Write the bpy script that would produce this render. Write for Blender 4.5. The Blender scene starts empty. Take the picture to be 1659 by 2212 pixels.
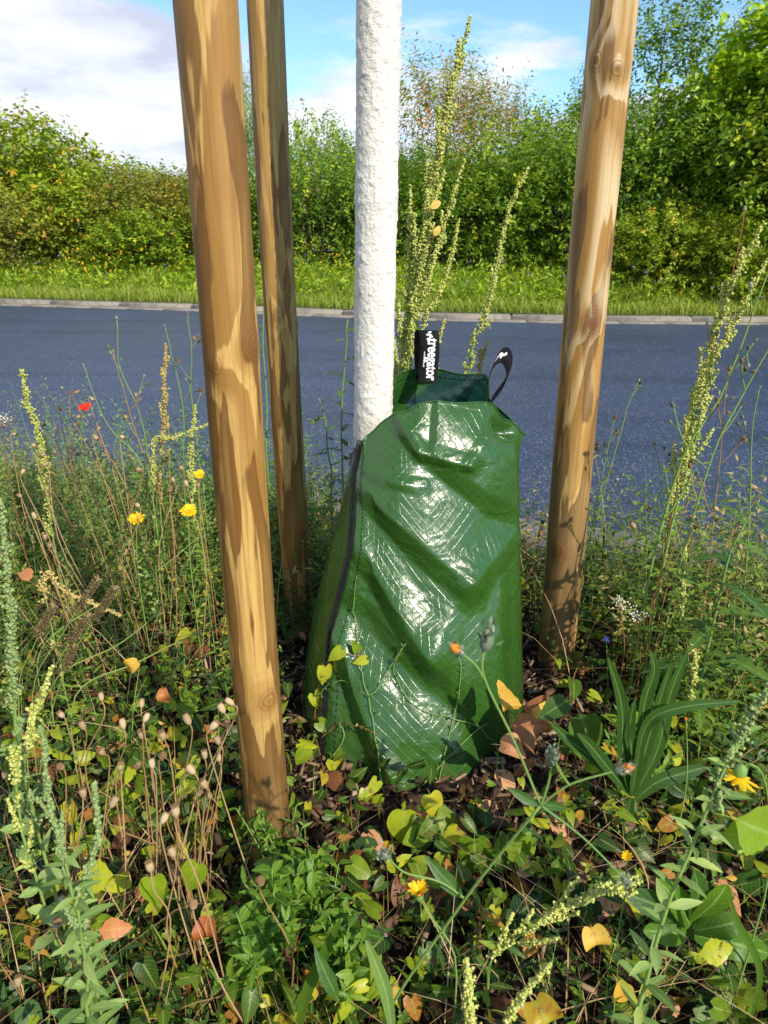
import bpy, bmesh, math, random
import numpy as np
from mathutils import Vector, Matrix
from mathutils.bvhtree import BVHTree
R = math.radians
random.seed(7)
rng = np.random.default_rng(7)
scene = bpy.context.scene
COL = scene.collection

# ------------------------------------------------------------------ camera
PITCH = 23.0
CAM_H = 1.15
cam_d = bpy.data.cameras.new('camera')
cam = bpy.data.objects.new('camera', cam_d)
COL.objects.link(cam)
cam.location = (0, 0, CAM_H)
cam.rotation_euler = (R(90 - PITCH), 0, 0)
cam_d.sensor_fit = 'VERTICAL'
cam_d.sensor_height = 36.0
cam_d.lens = 36.0 * 1534.0 / 2212.0
cam_d.clip_start = 0.02
cam_d.clip_end = 5000
cam_d.dof.use_dof = True
cam_d.dof.focus_distance = 1.45
cam_d.dof.aperture_fstop = 10.5
scene.camera = cam

# ------------------------------------------------------------------ light
SUN_EL, SUN_AZ = 39.0, 38.0     # azimuth: degrees to the right of straight behind the camera
sun_d = bpy.data.lights.new('sun', 'SUN')
sun = bpy.data.objects.new('sun', sun_d)
COL.objects.link(sun)
sun_d.energy = 5.0
sun_d.angle = R(0.5)
sun_d.color = (1.0, 0.90, 0.74)
sdir = Vector((math.sin(R(SUN_AZ)) * math.cos(R(SUN_EL)), -math.cos(R(SUN_AZ)) * math.cos(R(SUN_EL)), math.sin(R(SUN_EL))))
sun.rotation_euler = sdir.to_track_quat('Z', 'Y').to_euler()
sun.location = (3, -4, 6)

class NT:
    def __init__(s, tree):
        s.t = tree; s.t.nodes.clear()
    def __call__(s, typ, props=None, out=0, **inp):
        n = s.t.nodes.new(typ)
        for k, v in (props or {}).items(): setattr(n, k, v)
        for k, v in inp.items():
            key = int(k[1:]) if k[0] == '_' and k[1:].isdigit() else k.replace('_', ' ')
            s.set(n, key, v)
        return n
    def set(s, n, key, v):
        sock = n.inputs[key]
        if isinstance(v, bpy.types.Node): v = v.outputs[0]
        if isinstance(v, bpy.types.NodeSocket): s.t.links.new(v, sock)
        elif isinstance(v, (tuple, list)) and len(v) == 3 and sock.type == 'RGBA': sock.default_value = (*v, 1)
        else: sock.default_value = v
    def m(s, op, a, b=None, c=None, clamp=False):
        n = s.t.nodes.new('ShaderNodeMath'); n.operation = op; n.use_clamp = clamp
        s.set(n, 0, a)
        if b is not None: s.set(n, 1, b)
        if c is not None: s.set(n, 2, c)
        return n.outputs[0]
    def mix(s, f, a, b, blend='MIX'):
        n = s.t.nodes.new('ShaderNodeMix'); n.data_type = 'RGBA'; n.blend_type = blend
        s.set(n, 0, f); s.set(n, 6, a if not (isinstance(a, tuple) and len(a) == 3) else (*a, 1)); s.set(n, 7, b if not (isinstance(b, tuple) and len(b) == 3) else (*b, 1))
        return n.outputs[2]
    def ramp(s, f, stops, interp='LINEAR'):
        n = s.t.nodes.new('ShaderNodeValToRGB'); s.set(n, 0, f)
        cr = n.color_ramp; cr.interpolation = interp
        while len(cr.elements) < len(stops): cr.elements.new(0.5)
        for e, (p, c) in zip(cr.elements, stops):
            e.position = p; e.color = (*c, 1) if isinstance(c, (tuple, list)) else (c, c, c, 1)
        return n.outputs[0]
    def sm(s, x, lo, hi, a=0.0, b=1.0):
        n = s.t.nodes.new('ShaderNodeMapRange'); n.interpolation_type = 'SMOOTHSTEP'
        s.set(n, 0, x); s.set(n, 1, lo); s.set(n, 2, hi); s.set(n, 3, a); s.set(n, 4, b)
        return n.outputs[0]

# ------------------------------------------------------------------ sky
world = bpy.data.worlds.new('World'); scene.world = world; world.use_nodes = True
w = NT(world.node_tree)
sky = w('ShaderNodeTexSky', {'sky_type': 'NISHITA', 'sun_disc': False, 'sun_elevation': R(SUN_EL),
        'sun_rotation': math.atan2(sdir.x, sdir.y), 'altitude': 200, 'air_density': 1.0, 'dust_density': 0.6, 'ozone_density': 2.5})
tc = w('ShaderNodeTexCoord')
sep = w('ShaderNodeSeparateXYZ', _0=tc.outputs['Generated'])
X, Y_, Z = sep.outputs
zz = w.m('ADD', w.m('MAXIMUM', Z, 0.0), 0.16)
px = w.m('DIVIDE', X, zz); py = w.m('DIVIDE', Y_, zz)
cv = w('ShaderNodeCombineXYZ', X=px, Y=py, Z=w.m('MULTIPLY', Z, 1.5))
n1 = w('ShaderNodeTexNoise', Vector=cv, Scale=0.9, Detail=9.0, Roughness=0.56, Distortion=0.25)
n2 = w('ShaderNodeTexNoise', Vector=cv, Scale=3.2, Detail=6.0, Roughness=0.6)
cov = w.m('ADD', w.m('MULTIPLY_ADD', w.m('SUBTRACT', n1.outputs[0], .5), 1.45, .5), w.m('MULTIPLY', X, -0.27))
cov = w.m('ADD', cov, w.sm(Z, 0.26, 0.03, 0.0, 0.19))
cov = w.m('ADD', cov, w.m('MULTIPLY', w.m('SUBTRACT', n2.outputs[0], 0.5), 0.30))
mask = w.sm(cov, 0.46, 0.68)
shade = w('ShaderNodeTexNoise', Vector=cv, Scale=1.7, Detail=7.0, Roughness=0.55)
ccol = w.ramp(shade.outputs[0], [(0.36, (5.6, 5.8, 6.9)), (0.48, (7.4, 7.6, 8.5)), (0.62, (9.3, 9.3, 9.6))])
skyc = w.mix(1.0, sky.outputs[0], (1.25, 1.55, 1.75), 'MULTIPLY')
full = w.mix(w.m('MULTIPLY', mask, 0.93), skyc, ccol)
bg = w('ShaderNodeBackground', Color=full, Strength=0.10)
w('ShaderNodeOutputWorld', Surface=bg)

scene.view_settings.view_transform = 'Standard'
scene.view_settings.look = 'None'
scene.view_settings.gamma = 1.0
scene.view_settings.exposure = 0.32
scene.cycles.max_bounces = 6
scene.cycles.diffuse_bounces = 3
scene.cycles.glossy_bounces = 3
scene.cycles.transmission_bounces = 3
scene.cycles.transparent_max_bounces = 4
scene.cycles.caustics_reflective = False

# ------------------------------------------------------------------ measuring helpers (survey of the place)
cp, sp_ = math.cos(R(PITCH)), math.sin(R(PITCH))
def ray(px, py):
    dx = (px - 829.5) / 1534.0; dy = -(py - 1106.0) / 1534.0
    return Vector((dx, cp + dy * sp_, -sp_ + dy * cp))
def at(px, py, Y):
    d = ray(px, py); return Vector((0, 0, CAM_H)) + d * (Y / d.y)
def gz(px, py, z=0.0):
    d = ray(px, py); return Vector((0, 0, CAM_H)) + d * ((z - CAM_H) / d.z)

# ------------------------------------------------------------------ tags
def tag(o, label=None, cat=None, group=None, kind=None):
    if label: o['label'] = label
    if cat: o['category'] = cat
    if group: o['group'] = group
    if kind: o['kind'] = kind
    return o
def empty(name, loc, label, cat, group=None, kind=None):
    o = bpy.data.objects.new(name, None); COL.objects.link(o); o.location = loc
    o.empty_display_size = 0.05
    return tag(o, label, cat, group, kind)

# ------------------------------------------------------------------ numpy noise
def _h(i, j, k, s):
    n = (i * 374761393 + j * 668265263 + k * 2147483647 % 4294967291 + k * 1274126177 + s * 974634777) & 0xffffffff
    n = ((n ^ (n >> 13)) * 1274126177) & 0xffffffff
    return ((n ^ (n >> 16)) & 0xffffff) / float(0xffffff)
def vnoise(P, s=0):
    P = np.asarray(P, float); i = np.floor(P).astype(np.int64); f = P - i; f = f * f * (3 - 2 * f)
    r = 0
    for a in (0, 1):
        for b in (0, 1):
            for c in (0, 1):
                wgt = (f[:, 0] if a else 1 - f[:, 0]) * (f[:, 1] if b else 1 - f[:, 1]) * (f[:, 2] if c else 1 - f[:, 2])
                r = r + wgt * _h(i[:, 0] + a, i[:, 1] + b, i[:, 2] + c, s)
    return r * 2 - 1
def fbm(P, o=4, s=0):
    P = np.asarray(P, float); r = 0; a = 1; t = 0
    for k in range(o):
        r = r + a * vnoise(P * 2 ** k, s + k); t += a; a *= 0.5
    return r / t

# ------------------------------------------------------------------ mesh accumulator
class Acc:
    def __init__(s):
        s.V = []; s.Q = []; s.T = []; s.A = []; s.n = 0
    def add(s, V, Q=None, T=None, A=None):
        V = np.asarray(V, float).reshape(-1, 3)
        if Q is not None and len(Q): s.Q.append(np.asarray(Q, np.int64) + s.n)
        if T is not None and len(T): s.T.append(np.asarray(T, np.int64) + s.n)
        s.V.append(V)
        s.A.append(np.zeros((len(V), 3)) if A is None else np.asarray(A, float).reshape(-1, 3))
        s.n += len(V)
    def inst(s, tpl, pos, d, nrm, size, tint, wid=None):
        """tpl = (V, Q, T, UV) with y along the leaf, x across, z its normal; arrays of M transforms"""
        V, Q, T, UV = tpl
        pos = np.asarray(pos, float).reshape(-1, 3); M = len(pos)
        if M == 0: return
        d = nz(np.asarray(d, float)); nrm = np.asarray(nrm, float)
        side = nz(np.cross(d, nrm)); nn = np.cross(side, d)
        size = np.broadcast_to(np.asarray(size, float), (M,)); wid = np.ones(M) if wid is None else wid
        W = pos[:, None, :] + size[:, None, None] * (V[None, :, 0:1] * wid[:, None, None] * side[:, None, :] + V[None, :, 1:2] * d[:, None, :] + V[None, :, 2:3] * nn[:, None, :])
        A = np.zeros((M, len(V), 3)); A[:, :, 0] = np.asarray(tint)[:, None]; A[:, :, 1] = UV[None, :, 0]; A[:, :, 2] = UV[None, :, 1]
        off = (np.arange(M) * len(V))[:, None, None]
        s.add(W, (np.asarray(Q)[None] + off).reshape(-1, 4) if len(Q) else None, (np.asarray(T)[None] + off).reshape(-1, 3) if len(T) else None, A)
    def tube(s, pts, rad, sides=6, tint=0.5, cap=True):
        pts = np.asarray([tuple(p) for p in pts], float); n = len(pts)
        rad = np.broadcast_to(np.asarray(rad, float), (n,))
        tg = nz(np.gradient(pts, axis=0))
        ref = np.array([0.31, 0.95, 0.05]) if abs(tg[0][1]) < 0.8 else np.array([1.0, 0, 0.1])
        u = nz(np.cross(tg, ref)); v = np.cross(tg, u)
        a = np.linspace(0, 2 * math.pi, sides, endpoint=False)
        V = pts[:, None, :] + rad[:, None, None] * (np.cos(a)[None, :, None] * u[:, None, :] + np.sin(a)[None, :, None] * v[:, None, :])
        A = np.zeros((n, sides, 3)); A[:, :, 0] = tint; A[:, :, 1] = np.linspace(0, 1, n)[:, None]
        i, j = np.meshgrid(np.arange(n - 1), np.arange(sides), indexing='ij'); j2 = (j + 1) % sides
        Q = np.stack([i * sides + j, i * sides + j2, (i + 1) * sides + j2, (i + 1) * sides + j], -1).reshape(-1, 4)
        V = V.reshape(-1, 3); A = A.reshape(-1, 3); T = None
        if cap:
            V = np.vstack([V, pts[-1], pts[0]]); A = np.vstack([A, A[-1], A[0]]); k = n * sides; b = (n - 1) * sides
            T = [(b + q, b + (q + 1) % sides, k) for q in range(sides)] + [((q + 1) % sides, q, k + 1) for q in range(sides)]
        s.add(V, Q, T, A)
    def build(s, name, mat, parent=None, origin=None, smooth=True):
        V = np.vstack(s.V) if s.V else np.zeros((0, 3))
        if origin is not None: V = V - np.asarray(tuple(origin))
        A = np.vstack(s.A)
        Q = np.vstack(s.Q) if s.Q else np.zeros((0, 4), np.int64); T = np.vstack(s.T) if s.T else np.zeros((0, 3), np.int64)
        me = bpy.data.meshes.new(name)
        me.vertices.add(len(V)); me.vertices.foreach_set('co', V.astype(np.float32).ravel())
        nl = len(Q) * 4 + len(T) * 3
        me.loops.add(nl); me.loops.foreach_set('vertex_index', np.concatenate([Q.ravel(), T.ravel()]).astype(np.int32))
        me.polygons.add(len(Q) + len(T))
        st = np.concatenate([np.arange(len(Q)) * 4, len(Q) * 4 + np.arange(len(T)) * 3]).astype(np.int32)
        me.polygons.foreach_set('loop_start', st)
        if smooth: me.polygons.foreach_set('use_smooth', np.ones(len(st), bool))
        at_ = me.attributes.new('leaf', 'FLOAT_VECTOR', 'POINT'); at_.data.foreach_set('vector', A.astype(np.float32).ravel())
        me.update(calc_edges=True); me.validate()
        if mat: me.materials.append(mat)
        o = bpy.data.objects.new(name, me); COL.objects.link(o)
        if parent is not None: o.parent = parent
        elif origin is not None: o.location = origin
        return o
def nz(a):
    a = np.asarray(a, float); return a / np.maximum(np.linalg.norm(a, axis=-1, keepdims=True), 1e-9)

# ------------------------------------------------------------------ leaf templates
def leaf_tpl(rows, fold=0.25, droop=0.25, wave=0.0):
    """rows: (t along, half width, backward shift of the edge); last row is the tip"""
    V = []; UV = []; Q = []; T = []
    for k, (t, hw, back) in enumerate(rows[:-1]):
        z = -droop * t * t
        wv = wave * math.sin(k * 2.4)
        V += [(-hw, t - back, z + hw * fold + wv), (0, t, z), (hw, t - back, z + hw * fold - wv)]
        UV += [(t, -1), (t, 0), (t, 1)]
    t = rows[-1][0]; V.append((0, t, -droop * t * t)); UV.append((t, 0))
    n = len(rows) - 1
    for k in range(n - 1):
        a = 3 * k; b = a + 3
        Q += [(a, a + 1, b + 1, b), (a + 1, a + 2, b + 2, b + 1)]
    a = 3 * (n - 1); T += [(a, a + 1, 3 * n), (a + 1, a + 2, 3 * n)]
    return np.array(V), np.array(Q).reshape(-1, 4), np.array(T).reshape(-1, 3), np.array(UV, float)
ARROW = leaf_tpl([(0.0, .16, .22), (0.05, .34, .16), (.18, .37, .04), (.40, .33, .0), (.62, .23, 0), (.82, .11, 0), (1.0, 0, 0)], .25, .22, .01)
HEART = leaf_tpl([(0.0, .14, .14), (0.05, .34, .10), (.2, .45, .02), (.42, .44, .0), (.65, .30, 0), (.85, .13, 0), (1.0, 0, 0)], .15, .2, .015)
LANCE = leaf_tpl([(0, .015, 0), (.2, .10, 0), (.45, .145, 0), (.7, .10, 0), (.88, .05, 0), (1, 0, 0)], .3, .25)
OVAL = leaf_tpl([(0, .03, 0), (.2, .20, 0), (.45, .27, 0), (.75, .18, 0), (1, 0, 0)], .3, .2)
OVAL2 = leaf_tpl([(0, .04, 0), (.35, .26, 0), (.75, .17, 0), (1, 0, 0)], .35, .15)
TOOTH = leaf_tpl([(0, .02, 0), (.12, .10, 0), (.2, .27, -.02), (.27, .23, 0), (.36, .35, -.03), (.42, .27, 0), (.52, .31, -.03), (.58, .21, 0), (.68, .22, -.03), (.74, .13, 0), (.85, .12, -.02), (.9, .05, 0), (1, 0, 0)], .2, .22, .01)
LOBED = leaf_tpl([(0, .03, 0), (.1, .05, 0), (.16, .22, .06), (.23, .07, 0), (.33, .06, 0), (.38, .30, .05), (.47, .08, 0), (.56, .08, 0), (.62, .27, .03), (.70, .09, 0), (.8, .15, 0), (.9, .08, 0), (1, 0, 0)], .25, .3, .01)
PETAL = leaf_tpl([(0, .05, 0), (.3, .10, 0), (.7, .14, 0), (.93, .10, 0), (1, 0, 0)], .3, .12)
def blob_tpl():
    bm = bmesh.new(); bmesh.ops.create_icosphere(bm, subdivisions=1, radius=.5)
    V = np.array([tuple(v.co) for v in bm.verts]); V *= (1 + .15 * vnoise(V * 5, 3))[:, None]
    T = np.array([[v.index for v in f.verts] for f in bm.faces]); bm.free()
    return V, np.zeros((0, 4), int), T, np.zeros((len(V), 2))
BLOB = blob_tpl()
OCTA = (np.array([(.5, 0, 0), (0, .5, 0), (-.5, 0, 0), (0, -.5, 0), (0, 0, .6), (0, 0, -.6)], float), np.zeros((0, 4), int),
        np.array([(0, 1, 4), (1, 2, 4), (2, 3, 4), (3, 0, 4), (1, 0, 5), (2, 1, 5), (3, 2, 5), (0, 3, 5)]), np.zeros((6, 2)))

# ------------------------------------------------------------------ materials
def new_mat(name):
    m = bpy.data.materials.new(name); m.use_nodes = True
    return m, NT(m.node_tree)
def leaf_mat(name, stops, rough=.45, trans=.35, rib=None, spot=0.0, spotcol=(.16, .06, .02), spec=.28, tips=None, bump=.25):
    m, t = new_mat(name)
    a = t('ShaderNodeAttribute', {'attribute_name': 'leaf'})
    s = t('ShaderNodeSeparateXYZ', _0=a.outputs['Vector'])
    tint, along, across = s.outputs
    tcn = t('ShaderNodeTexCoord')
    nz_ = t('ShaderNodeTexNoise', Vector=tcn.outputs['Object'], Scale=60.0, Detail=3.0)
    f = t.m('ADD', tint, t.m('MULTIPLY', t.m('SUBTRACT', nz_.outputs[0], .5), .25), clamp=True)
    c = t.ramp(f, stops)
    if tips: c = t.mix(t.m('MULTIPLY', t.sm(along, .55, 1.0), tips[0]), c, tips[1])
    if rib:
        c = t.mix(t.m('MULTIPLY', t.sm(t.m('ABSOLUTE', across), .14, .02), .55), c, rib)
        vein = t.m('SINE', t.m('ADD', t.m('MULTIPLY', along, 50.0), t.m('MULTIPLY', t.m('ABSOLUTE', across), -14.0)))
        c = t.mix(t.m('MULTIPLY', t.sm(vein, .8, 1.0), .22), c, rib)
    if spot:
        n2 = t('ShaderNodeTexNoise', Vector=tcn.outputs['Object'], Scale=55.0, Detail=4.0, Roughness=.65)
        c = t.mix(t.m('MULTIPLY', t.sm(n2.outputs[0], .60, .66), spot), c, spotcol)
    bn = t('ShaderNodeTexNoise', Vector=tcn.outputs['Object'], Scale=220.0, Detail=2.0)
    bp = t('ShaderNodeBump', Strength=bump, Distance=.002, Height=bn.outputs[0])
    p = t('ShaderNodeBsdfPrincipled', Base_Color=c, Roughness=rough, Specular_IOR_Level=spec, Normal=bp)
    tr = t('ShaderNodeBsdfTranslucent', Color=t.mix(1.0, c, (1.5, 1.5, .7), 'MULTIPLY'))
    mx = t('ShaderNodeMixShader', _0=trans, _1=p, _2=tr)
    t('ShaderNodeOutputMaterial', Surface=mx)
    return m
def plain(name, col, rough=.6, spec=.4, col2=None, nscale=40., bump=.0, bscale=200., metal=0.):
    m, t = new_mat(name)
    tcn = t('ShaderNodeTexCoord')
    n = t('ShaderNodeTexNoise', Vector=tcn.outputs['Object'], Scale=nscale, Detail=4.0)
    c = t.mix(t.sm(n.outputs[0], .35, .68), col, col2 or tuple(x * .7 for x in col))
    kw = {}
    if bump:
        b = t('ShaderNodeTexNoise', Vector=tcn.outputs['Object'], Scale=bscale, Detail=3.0)
        kw['Normal'] = t('ShaderNodeBump', Strength=bump, Distance=.004, Height=b.outputs[0])
    p = t('ShaderNodeBsdfPrincipled', Base_Color=c, Roughness=rough, Specular_IOR_Level=spec, Metallic=metal, **kw)
    t('ShaderNodeOutputMaterial', Surface=p)
    return m

M = {}
M['bindweed'] = leaf_mat('bindweed_leaf', [(0, (.020, .055, .007)), (.36, (.065, .135, .010)), (.60, (.22, .32, .016)), (.85, (.50, .50, .025)), (1, (.42, .16, .03))], .36, .42, (.35, .45, .12), .8)
M['grass'] = leaf_mat('grass_blade', [(0, (.018, .055, .008)), (.5, (.075, .15, .015)), (.8, (.25, .31, .04)), (.93, (.38, .32, .12)), (1, (.42, .32, .16))], .5, .3)
M['herb'] = leaf_mat('herb_leaf', [(0, (.014, .045, .011)), (.5, (.045, .110, .016)), (.85, (.16, .25, .025)), (1, (.35, .34, .05))], .42, .3, (.2, .32, .1))
M['bright'] = leaf_mat('bright_leaf', [(0, (.038, .11, .010)), (.5, (.11, .23, .016)), (1, (.30, .42, .035))], .42, .42, (.35, .5, .15))
M['silver'] = leaf_mat('mealy_leaf', [(0, (.09, .19, .04)), (.5, (.17, .28, .065)), (.9, (.34, .46, .14)), (1, (.5, .5, .06))], .55, .35, (.42, .52, .24))
M['spike'] = leaf_mat('seed_cluster', [(0, (.30, .34, .05)), (.5, (.50, .54, .13)), (1, (.68, .68, .26))], .7, .2, bump=.5)
M['spike_dry'] = leaf_mat('dry_seed_cluster', [(0, (.30, .20, .06)), (.5, (.50, .40, .13)), (1, (.62, .50, .22))], .75, .15, bump=.5)
M['foxtail'] = leaf_mat('foxtail_brush', [(0, (.10, .06, .03)), (.5, (.24, .16, .08)), (1, (.38, .30, .14))], .8, .15)
M['stem_green'] = leaf_mat('green_stem', [(0, (.10, .22, .05)), (.5, (.20, .32, .08)), (1, (.34, .36, .10))], .5, .1)
M['stem_dry'] = leaf_mat('dry_stem', [(0, (.16, .08, .035)), (.5, (.34, .20, .08)), (1, (.48, .34, .18))], .65, .1)
M['stem_red'] = leaf_mat('reddish_stem', [(0, (.18, .05, .03)), (.5, (.28, .12, .05)), (1, (.3, .25, .08))], .55, .1)
M['capsule'] = leaf_mat('poppy_capsule', [(0, (.20, .13, .06)), (.5, (.36, .26, .14)), (1, (.54, .42, .26))], .7, .1)
M['capsule_top'] = leaf_mat('poppy_capsule_top', [(0, (.10, .055, .022)), (.5, (.18, .105, .045)), (1, (.28, .17, .08))], .8, .05)
M['yellow'] = leaf_mat('yellow_petal', [(0, (.80, .50, .01)), (1, (.85, .62, .015))], .55, .35)
M['orange'] = leaf_mat('orange_petal', [(0, (.80, .25, .03)), (1, (.82, .36, .06))], .55, .35)
M['red'] = leaf_mat('red_petal', [(0, (.75, .02, .01)), (1, (.8, .06, .02))], .5, .35)
M['blue'] = leaf_mat('blue_petal', [(0, (.15, .16, .6)), (1, (.25, .28, .75))], .5, .35)
M['white_f'] = leaf_mat('white_petal', [(0, (.7, .7, .66)), (1, (.8, .8, .78))], .6, .3)
M['fallen'] = leaf_mat('fallen_leaf_brown', [(0, (.10, .035, .018)), (.4, (.20, .075, .03)), (.7, (.38, .16, .06)), (1, (.55, .30, .16))], .5, .15, (.28, .14, .06), .7, (.06, .03, .02))
M['fallen_yellow'] = leaf_mat('fallen_leaf_yellow', [(0, (.50, .26, .03)), (.5, (.62, .38, .05)), (1, (.65, .48, .12))], .5, .25, (.5, .28, .08), .8, (.18, .07, .03))
M['fallen_orange'] = leaf_mat('fallen_leaf_orange', [(0, (.28, .06, .018)), (.5, (.40, .13, .035)), (1, (.50, .21, .08))], .5, .25, (.5, .28, .08), .5, (.12, .03, .02))
M['chip'] = leaf_mat('wood_chip', [(0, (.035, .020, .012)), (.45, (.10, .055, .03)), (.8, (.21, .135, .08)), (1, (.36, .27, .18))], .85, .0, bump=.6)
n_spots = 0
M['bark'] = plain('shrub_bark', (.22, .17, .10), .85, .2, (.12, .09, .06), 30, .4)
M['bud'] = leaf_mat('hairy_bud', [(0, (.06, .09, .06)), (.5, (.16, .20, .13)), (1, (.3, .32, .24))], .8, .1)
def hedge_mat(name, stops):
    stops = [(p_, tuple(min(.7, x * f_) for x, f_ in zip(c_, (2.1, 1.75, 1.0)))) for p_, c_ in stops]
    return leaf_mat(name, stops, .4, .3, bump=0.1)
M['h_yellow'] = hedge_mat('foliage_yellow_green', [(0, (.055, .11, .015)), (.5, (.13, .21, .025)), (.85, (.25, .32, .03)), (1, (.24, .17, .03))])
M['h_olive'] = hedge_mat('foliage_olive', [(0, (.05, .08, .02)), (.5, (.12, .16, .035)), (.85, (.22, .24, .05)), (1, (.30, .16, .07))])
M['h_dark'] = hedge_mat('foliage_dark_green', [(0, (.028, .07, .012)), (.5, (.068, .15, .02)), (.9, (.16, .26, .03)), (1, (.25, .32, .04))])
M['h_mid'] = hedge_mat('foliage_mid_green', [(0, (.045, .10, .015)), (.5, (.11, .20, .022)), (.9, (.21, .31, .035)), (1, (.3, .34, .04))])
M['h_bright'] = hedge_mat('foliage_maple_green', [(0, (.07, .15, .01)), (.5, (.15, .28, .02)), (1, (.3, .42, .03))])
M['h_willow'] = hedge_mat('foliage_willow', [(0, (.07, .10, .03)), (.5, (.13, .19, .05)), (.72, (.20, .24, .08)), (.85, (.28, .15, .08)), (1, (.32, .18, .10))])

# ================================================================== THE SETTING
# road edges, surveyed on the ground plane
NEAR = [(-14.0, 7.6), (-6.0, 4.85), (-1.67, 3.38), (.985, 2.495), (5.0, 1.15), (10.0, -.5)]
FARP = [gz(0, 657), gz(430, 669), gz(870, 688), gz(1230, 695), gz(1659, 698)]
FAR = [(-30.0, 16.4), (-12.0, 11.6)] + [(p.x, p.y) for p in FARP] + [(9.0, 7.85), (20.0, 6.6)]
def interp(poly, x):
    xs = [p[0] for p in poly]; ys = [p[1] for p in poly]
    x = np.asarray(x, float); y = np.interp(x, xs, ys)
    sl0 = (ys[1] - ys[0]) / (xs[1] - xs[0]); sl1 = (ys[-1] - ys[-2]) / (xs[-1] - xs[-2])
    return np.where(x < xs[0], ys[0] + (x - xs[0]) * sl0, np.where(x > xs[-1], ys[-1] + (x - xs[-1]) * sl1, y))
near_y = lambda x: interp(NEAR, x)
far_y = lambda x: interp(FAR, x)
def grid(name, xs, ys_fn, nv, zfn, mat, kind='structure'):
    """sheet spanned between two edge functions of x"""
    xs = np.asarray(xs, float); a, b = ys_fn(xs)
    t = np.linspace(0, 1, nv)
    Xg = np.repeat(xs[:, None], nv, 1); Yg = a[:, None] * (1 - t) + b[:, None] * t
    Zg = zfn(Xg, Yg); V = np.stack([Xg, Yg, Zg], -1).reshape(-1, 3)
    i, j = np.meshgrid(np.arange(len(xs) - 1), np.arange(nv - 1), indexing='ij')
    Q = np.stack([i * nv + j, (i + 1) * nv + j, (i + 1) * nv + j + 1, i * nv + j + 1], -1).reshape(-1, 4)
    ac = Acc(); ac.add(V, Q); o = ac.build(name, mat); o['kind'] = kind
    return o

m, t = new_mat('meadow_ground')
tcn = t('ShaderNodeTexCoord')
n = t('ShaderNodeTexNoise', Vector=tcn.outputs['Object'], Scale=1.2, Detail=8.0, Roughness=.65)
c = t.ramp(n.outputs[0], [(.3, (.045, .05, .02)), (.5, (.07, .10, .025)), (.7, (.12, .14, .04))])
p = t('ShaderNodeBsdfPrincipled', Base_Color=c, Roughness=.95, Specular_IOR_Level=.1)
t('ShaderNodeOutputMaterial', Surface=p)
M['meadow'] = m
ac = Acc(); g = np.concatenate([-np.geomspace(3000, 5, 18), np.linspace(-4, 4, 5), np.geomspace(5, 3000, 18)])
Xg, Yg = np.meshgrid(g, g, indexing='ij'); nn = len(g)
i, j = np.meshgrid(np.arange(nn - 1), np.arange(nn - 1), indexing='ij')
ac.add(np.stack([Xg, Yg, Xg * 0 - .02], -1), np.stack([i * nn + j, (i + 1) * nn + j, (i + 1) * nn + j + 1, i * nn + j + 1], -1).reshape(-1, 4))
o = ac.build('ground', M['meadow']); o['kind'] = 'structure'

# soil of the planting bed
m, t = new_mat('bed_soil')
tcn = t('ShaderNodeTexCoord')
n = t('ShaderNodeTexNoise', Vector=tcn.outputs['Object'], Scale=14.0, Detail=9.0, Roughness=.7)
n2 = t('ShaderNodeTexNoise', Vector=tcn.outputs['Object'], Scale=90.0, Detail=4.0)
c = t.ramp(n.outputs[0], [(.3, (.012, .008, .005)), (.55, (.032, .02, .011)), (.75, (.07, .046, .026))])
bp = t('ShaderNodeBump', Strength=.9, Distance=.02, Height=n2.outputs[0])
p = t('ShaderNodeBsdfPrincipled', Base_Color=c, Roughness=.95, Specular_IOR_Level=.15, Normal=bp)
t('ShaderNodeOutputMaterial', Surface=p)
M['soil'] = m
def bed_h(X_, Y2):
    P = np.stack([X_.ravel() * 4, Y2.ravel() * 4, X_.ravel() * 0], -1)
    return (fbm(P, 3, 5) * .018).reshape(X_.shape)
KW = .34
grid('planting_bed', np.linspace(-9, 7, 160), lambda x: (np.full_like(x, -1.5), near_y(x) - KW), 90, bed_h, M['soil'])

# asphalt
m, t = new_mat('asphalt')
tcn = t('ShaderNodeTexCoord'); oc = tcn.outputs['Object']
vor = t('ShaderNodeTexVoronoi', Vector=oc, Scale=150.0)
nb = t('ShaderNodeTexNoise', Vector=oc, Scale=260.0, Detail=3.0, Roughness=.7)
nl = t('ShaderNodeTexNoise', Vector=oc, Scale=.7, Detail=5.0, Roughness=.6)
wn = t('ShaderNodeSeparateColor', _0=vor.outputs['Color'])
c = t.mix(t.sm(nl.outputs[0], .3, .7), (.018, .029, .062), (.031, .046, .090))  # blue of the reflected sky tinted into the base colour
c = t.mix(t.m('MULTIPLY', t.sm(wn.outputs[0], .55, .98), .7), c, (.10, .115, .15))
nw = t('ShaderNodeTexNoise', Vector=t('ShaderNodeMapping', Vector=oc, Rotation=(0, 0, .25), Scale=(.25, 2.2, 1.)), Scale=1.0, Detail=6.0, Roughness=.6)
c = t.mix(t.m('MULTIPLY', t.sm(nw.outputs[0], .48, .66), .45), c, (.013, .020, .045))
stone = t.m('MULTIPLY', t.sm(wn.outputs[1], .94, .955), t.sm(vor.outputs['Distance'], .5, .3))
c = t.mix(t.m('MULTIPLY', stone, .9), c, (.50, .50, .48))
bh = t.m('ADD', nb.outputs[0], t.m('MULTIPLY', vor.outputs['Distance'], -.6))
bp = t('ShaderNodeBump', Strength=.5, Distance=.003, Height=bh)
rg = t.sm(nl.outputs[0], .35, .65, .42, .52)
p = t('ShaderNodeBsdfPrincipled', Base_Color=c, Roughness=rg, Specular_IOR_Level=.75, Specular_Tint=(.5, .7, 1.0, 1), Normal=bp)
t('ShaderNodeOutputMaterial', Surface=p)
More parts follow.
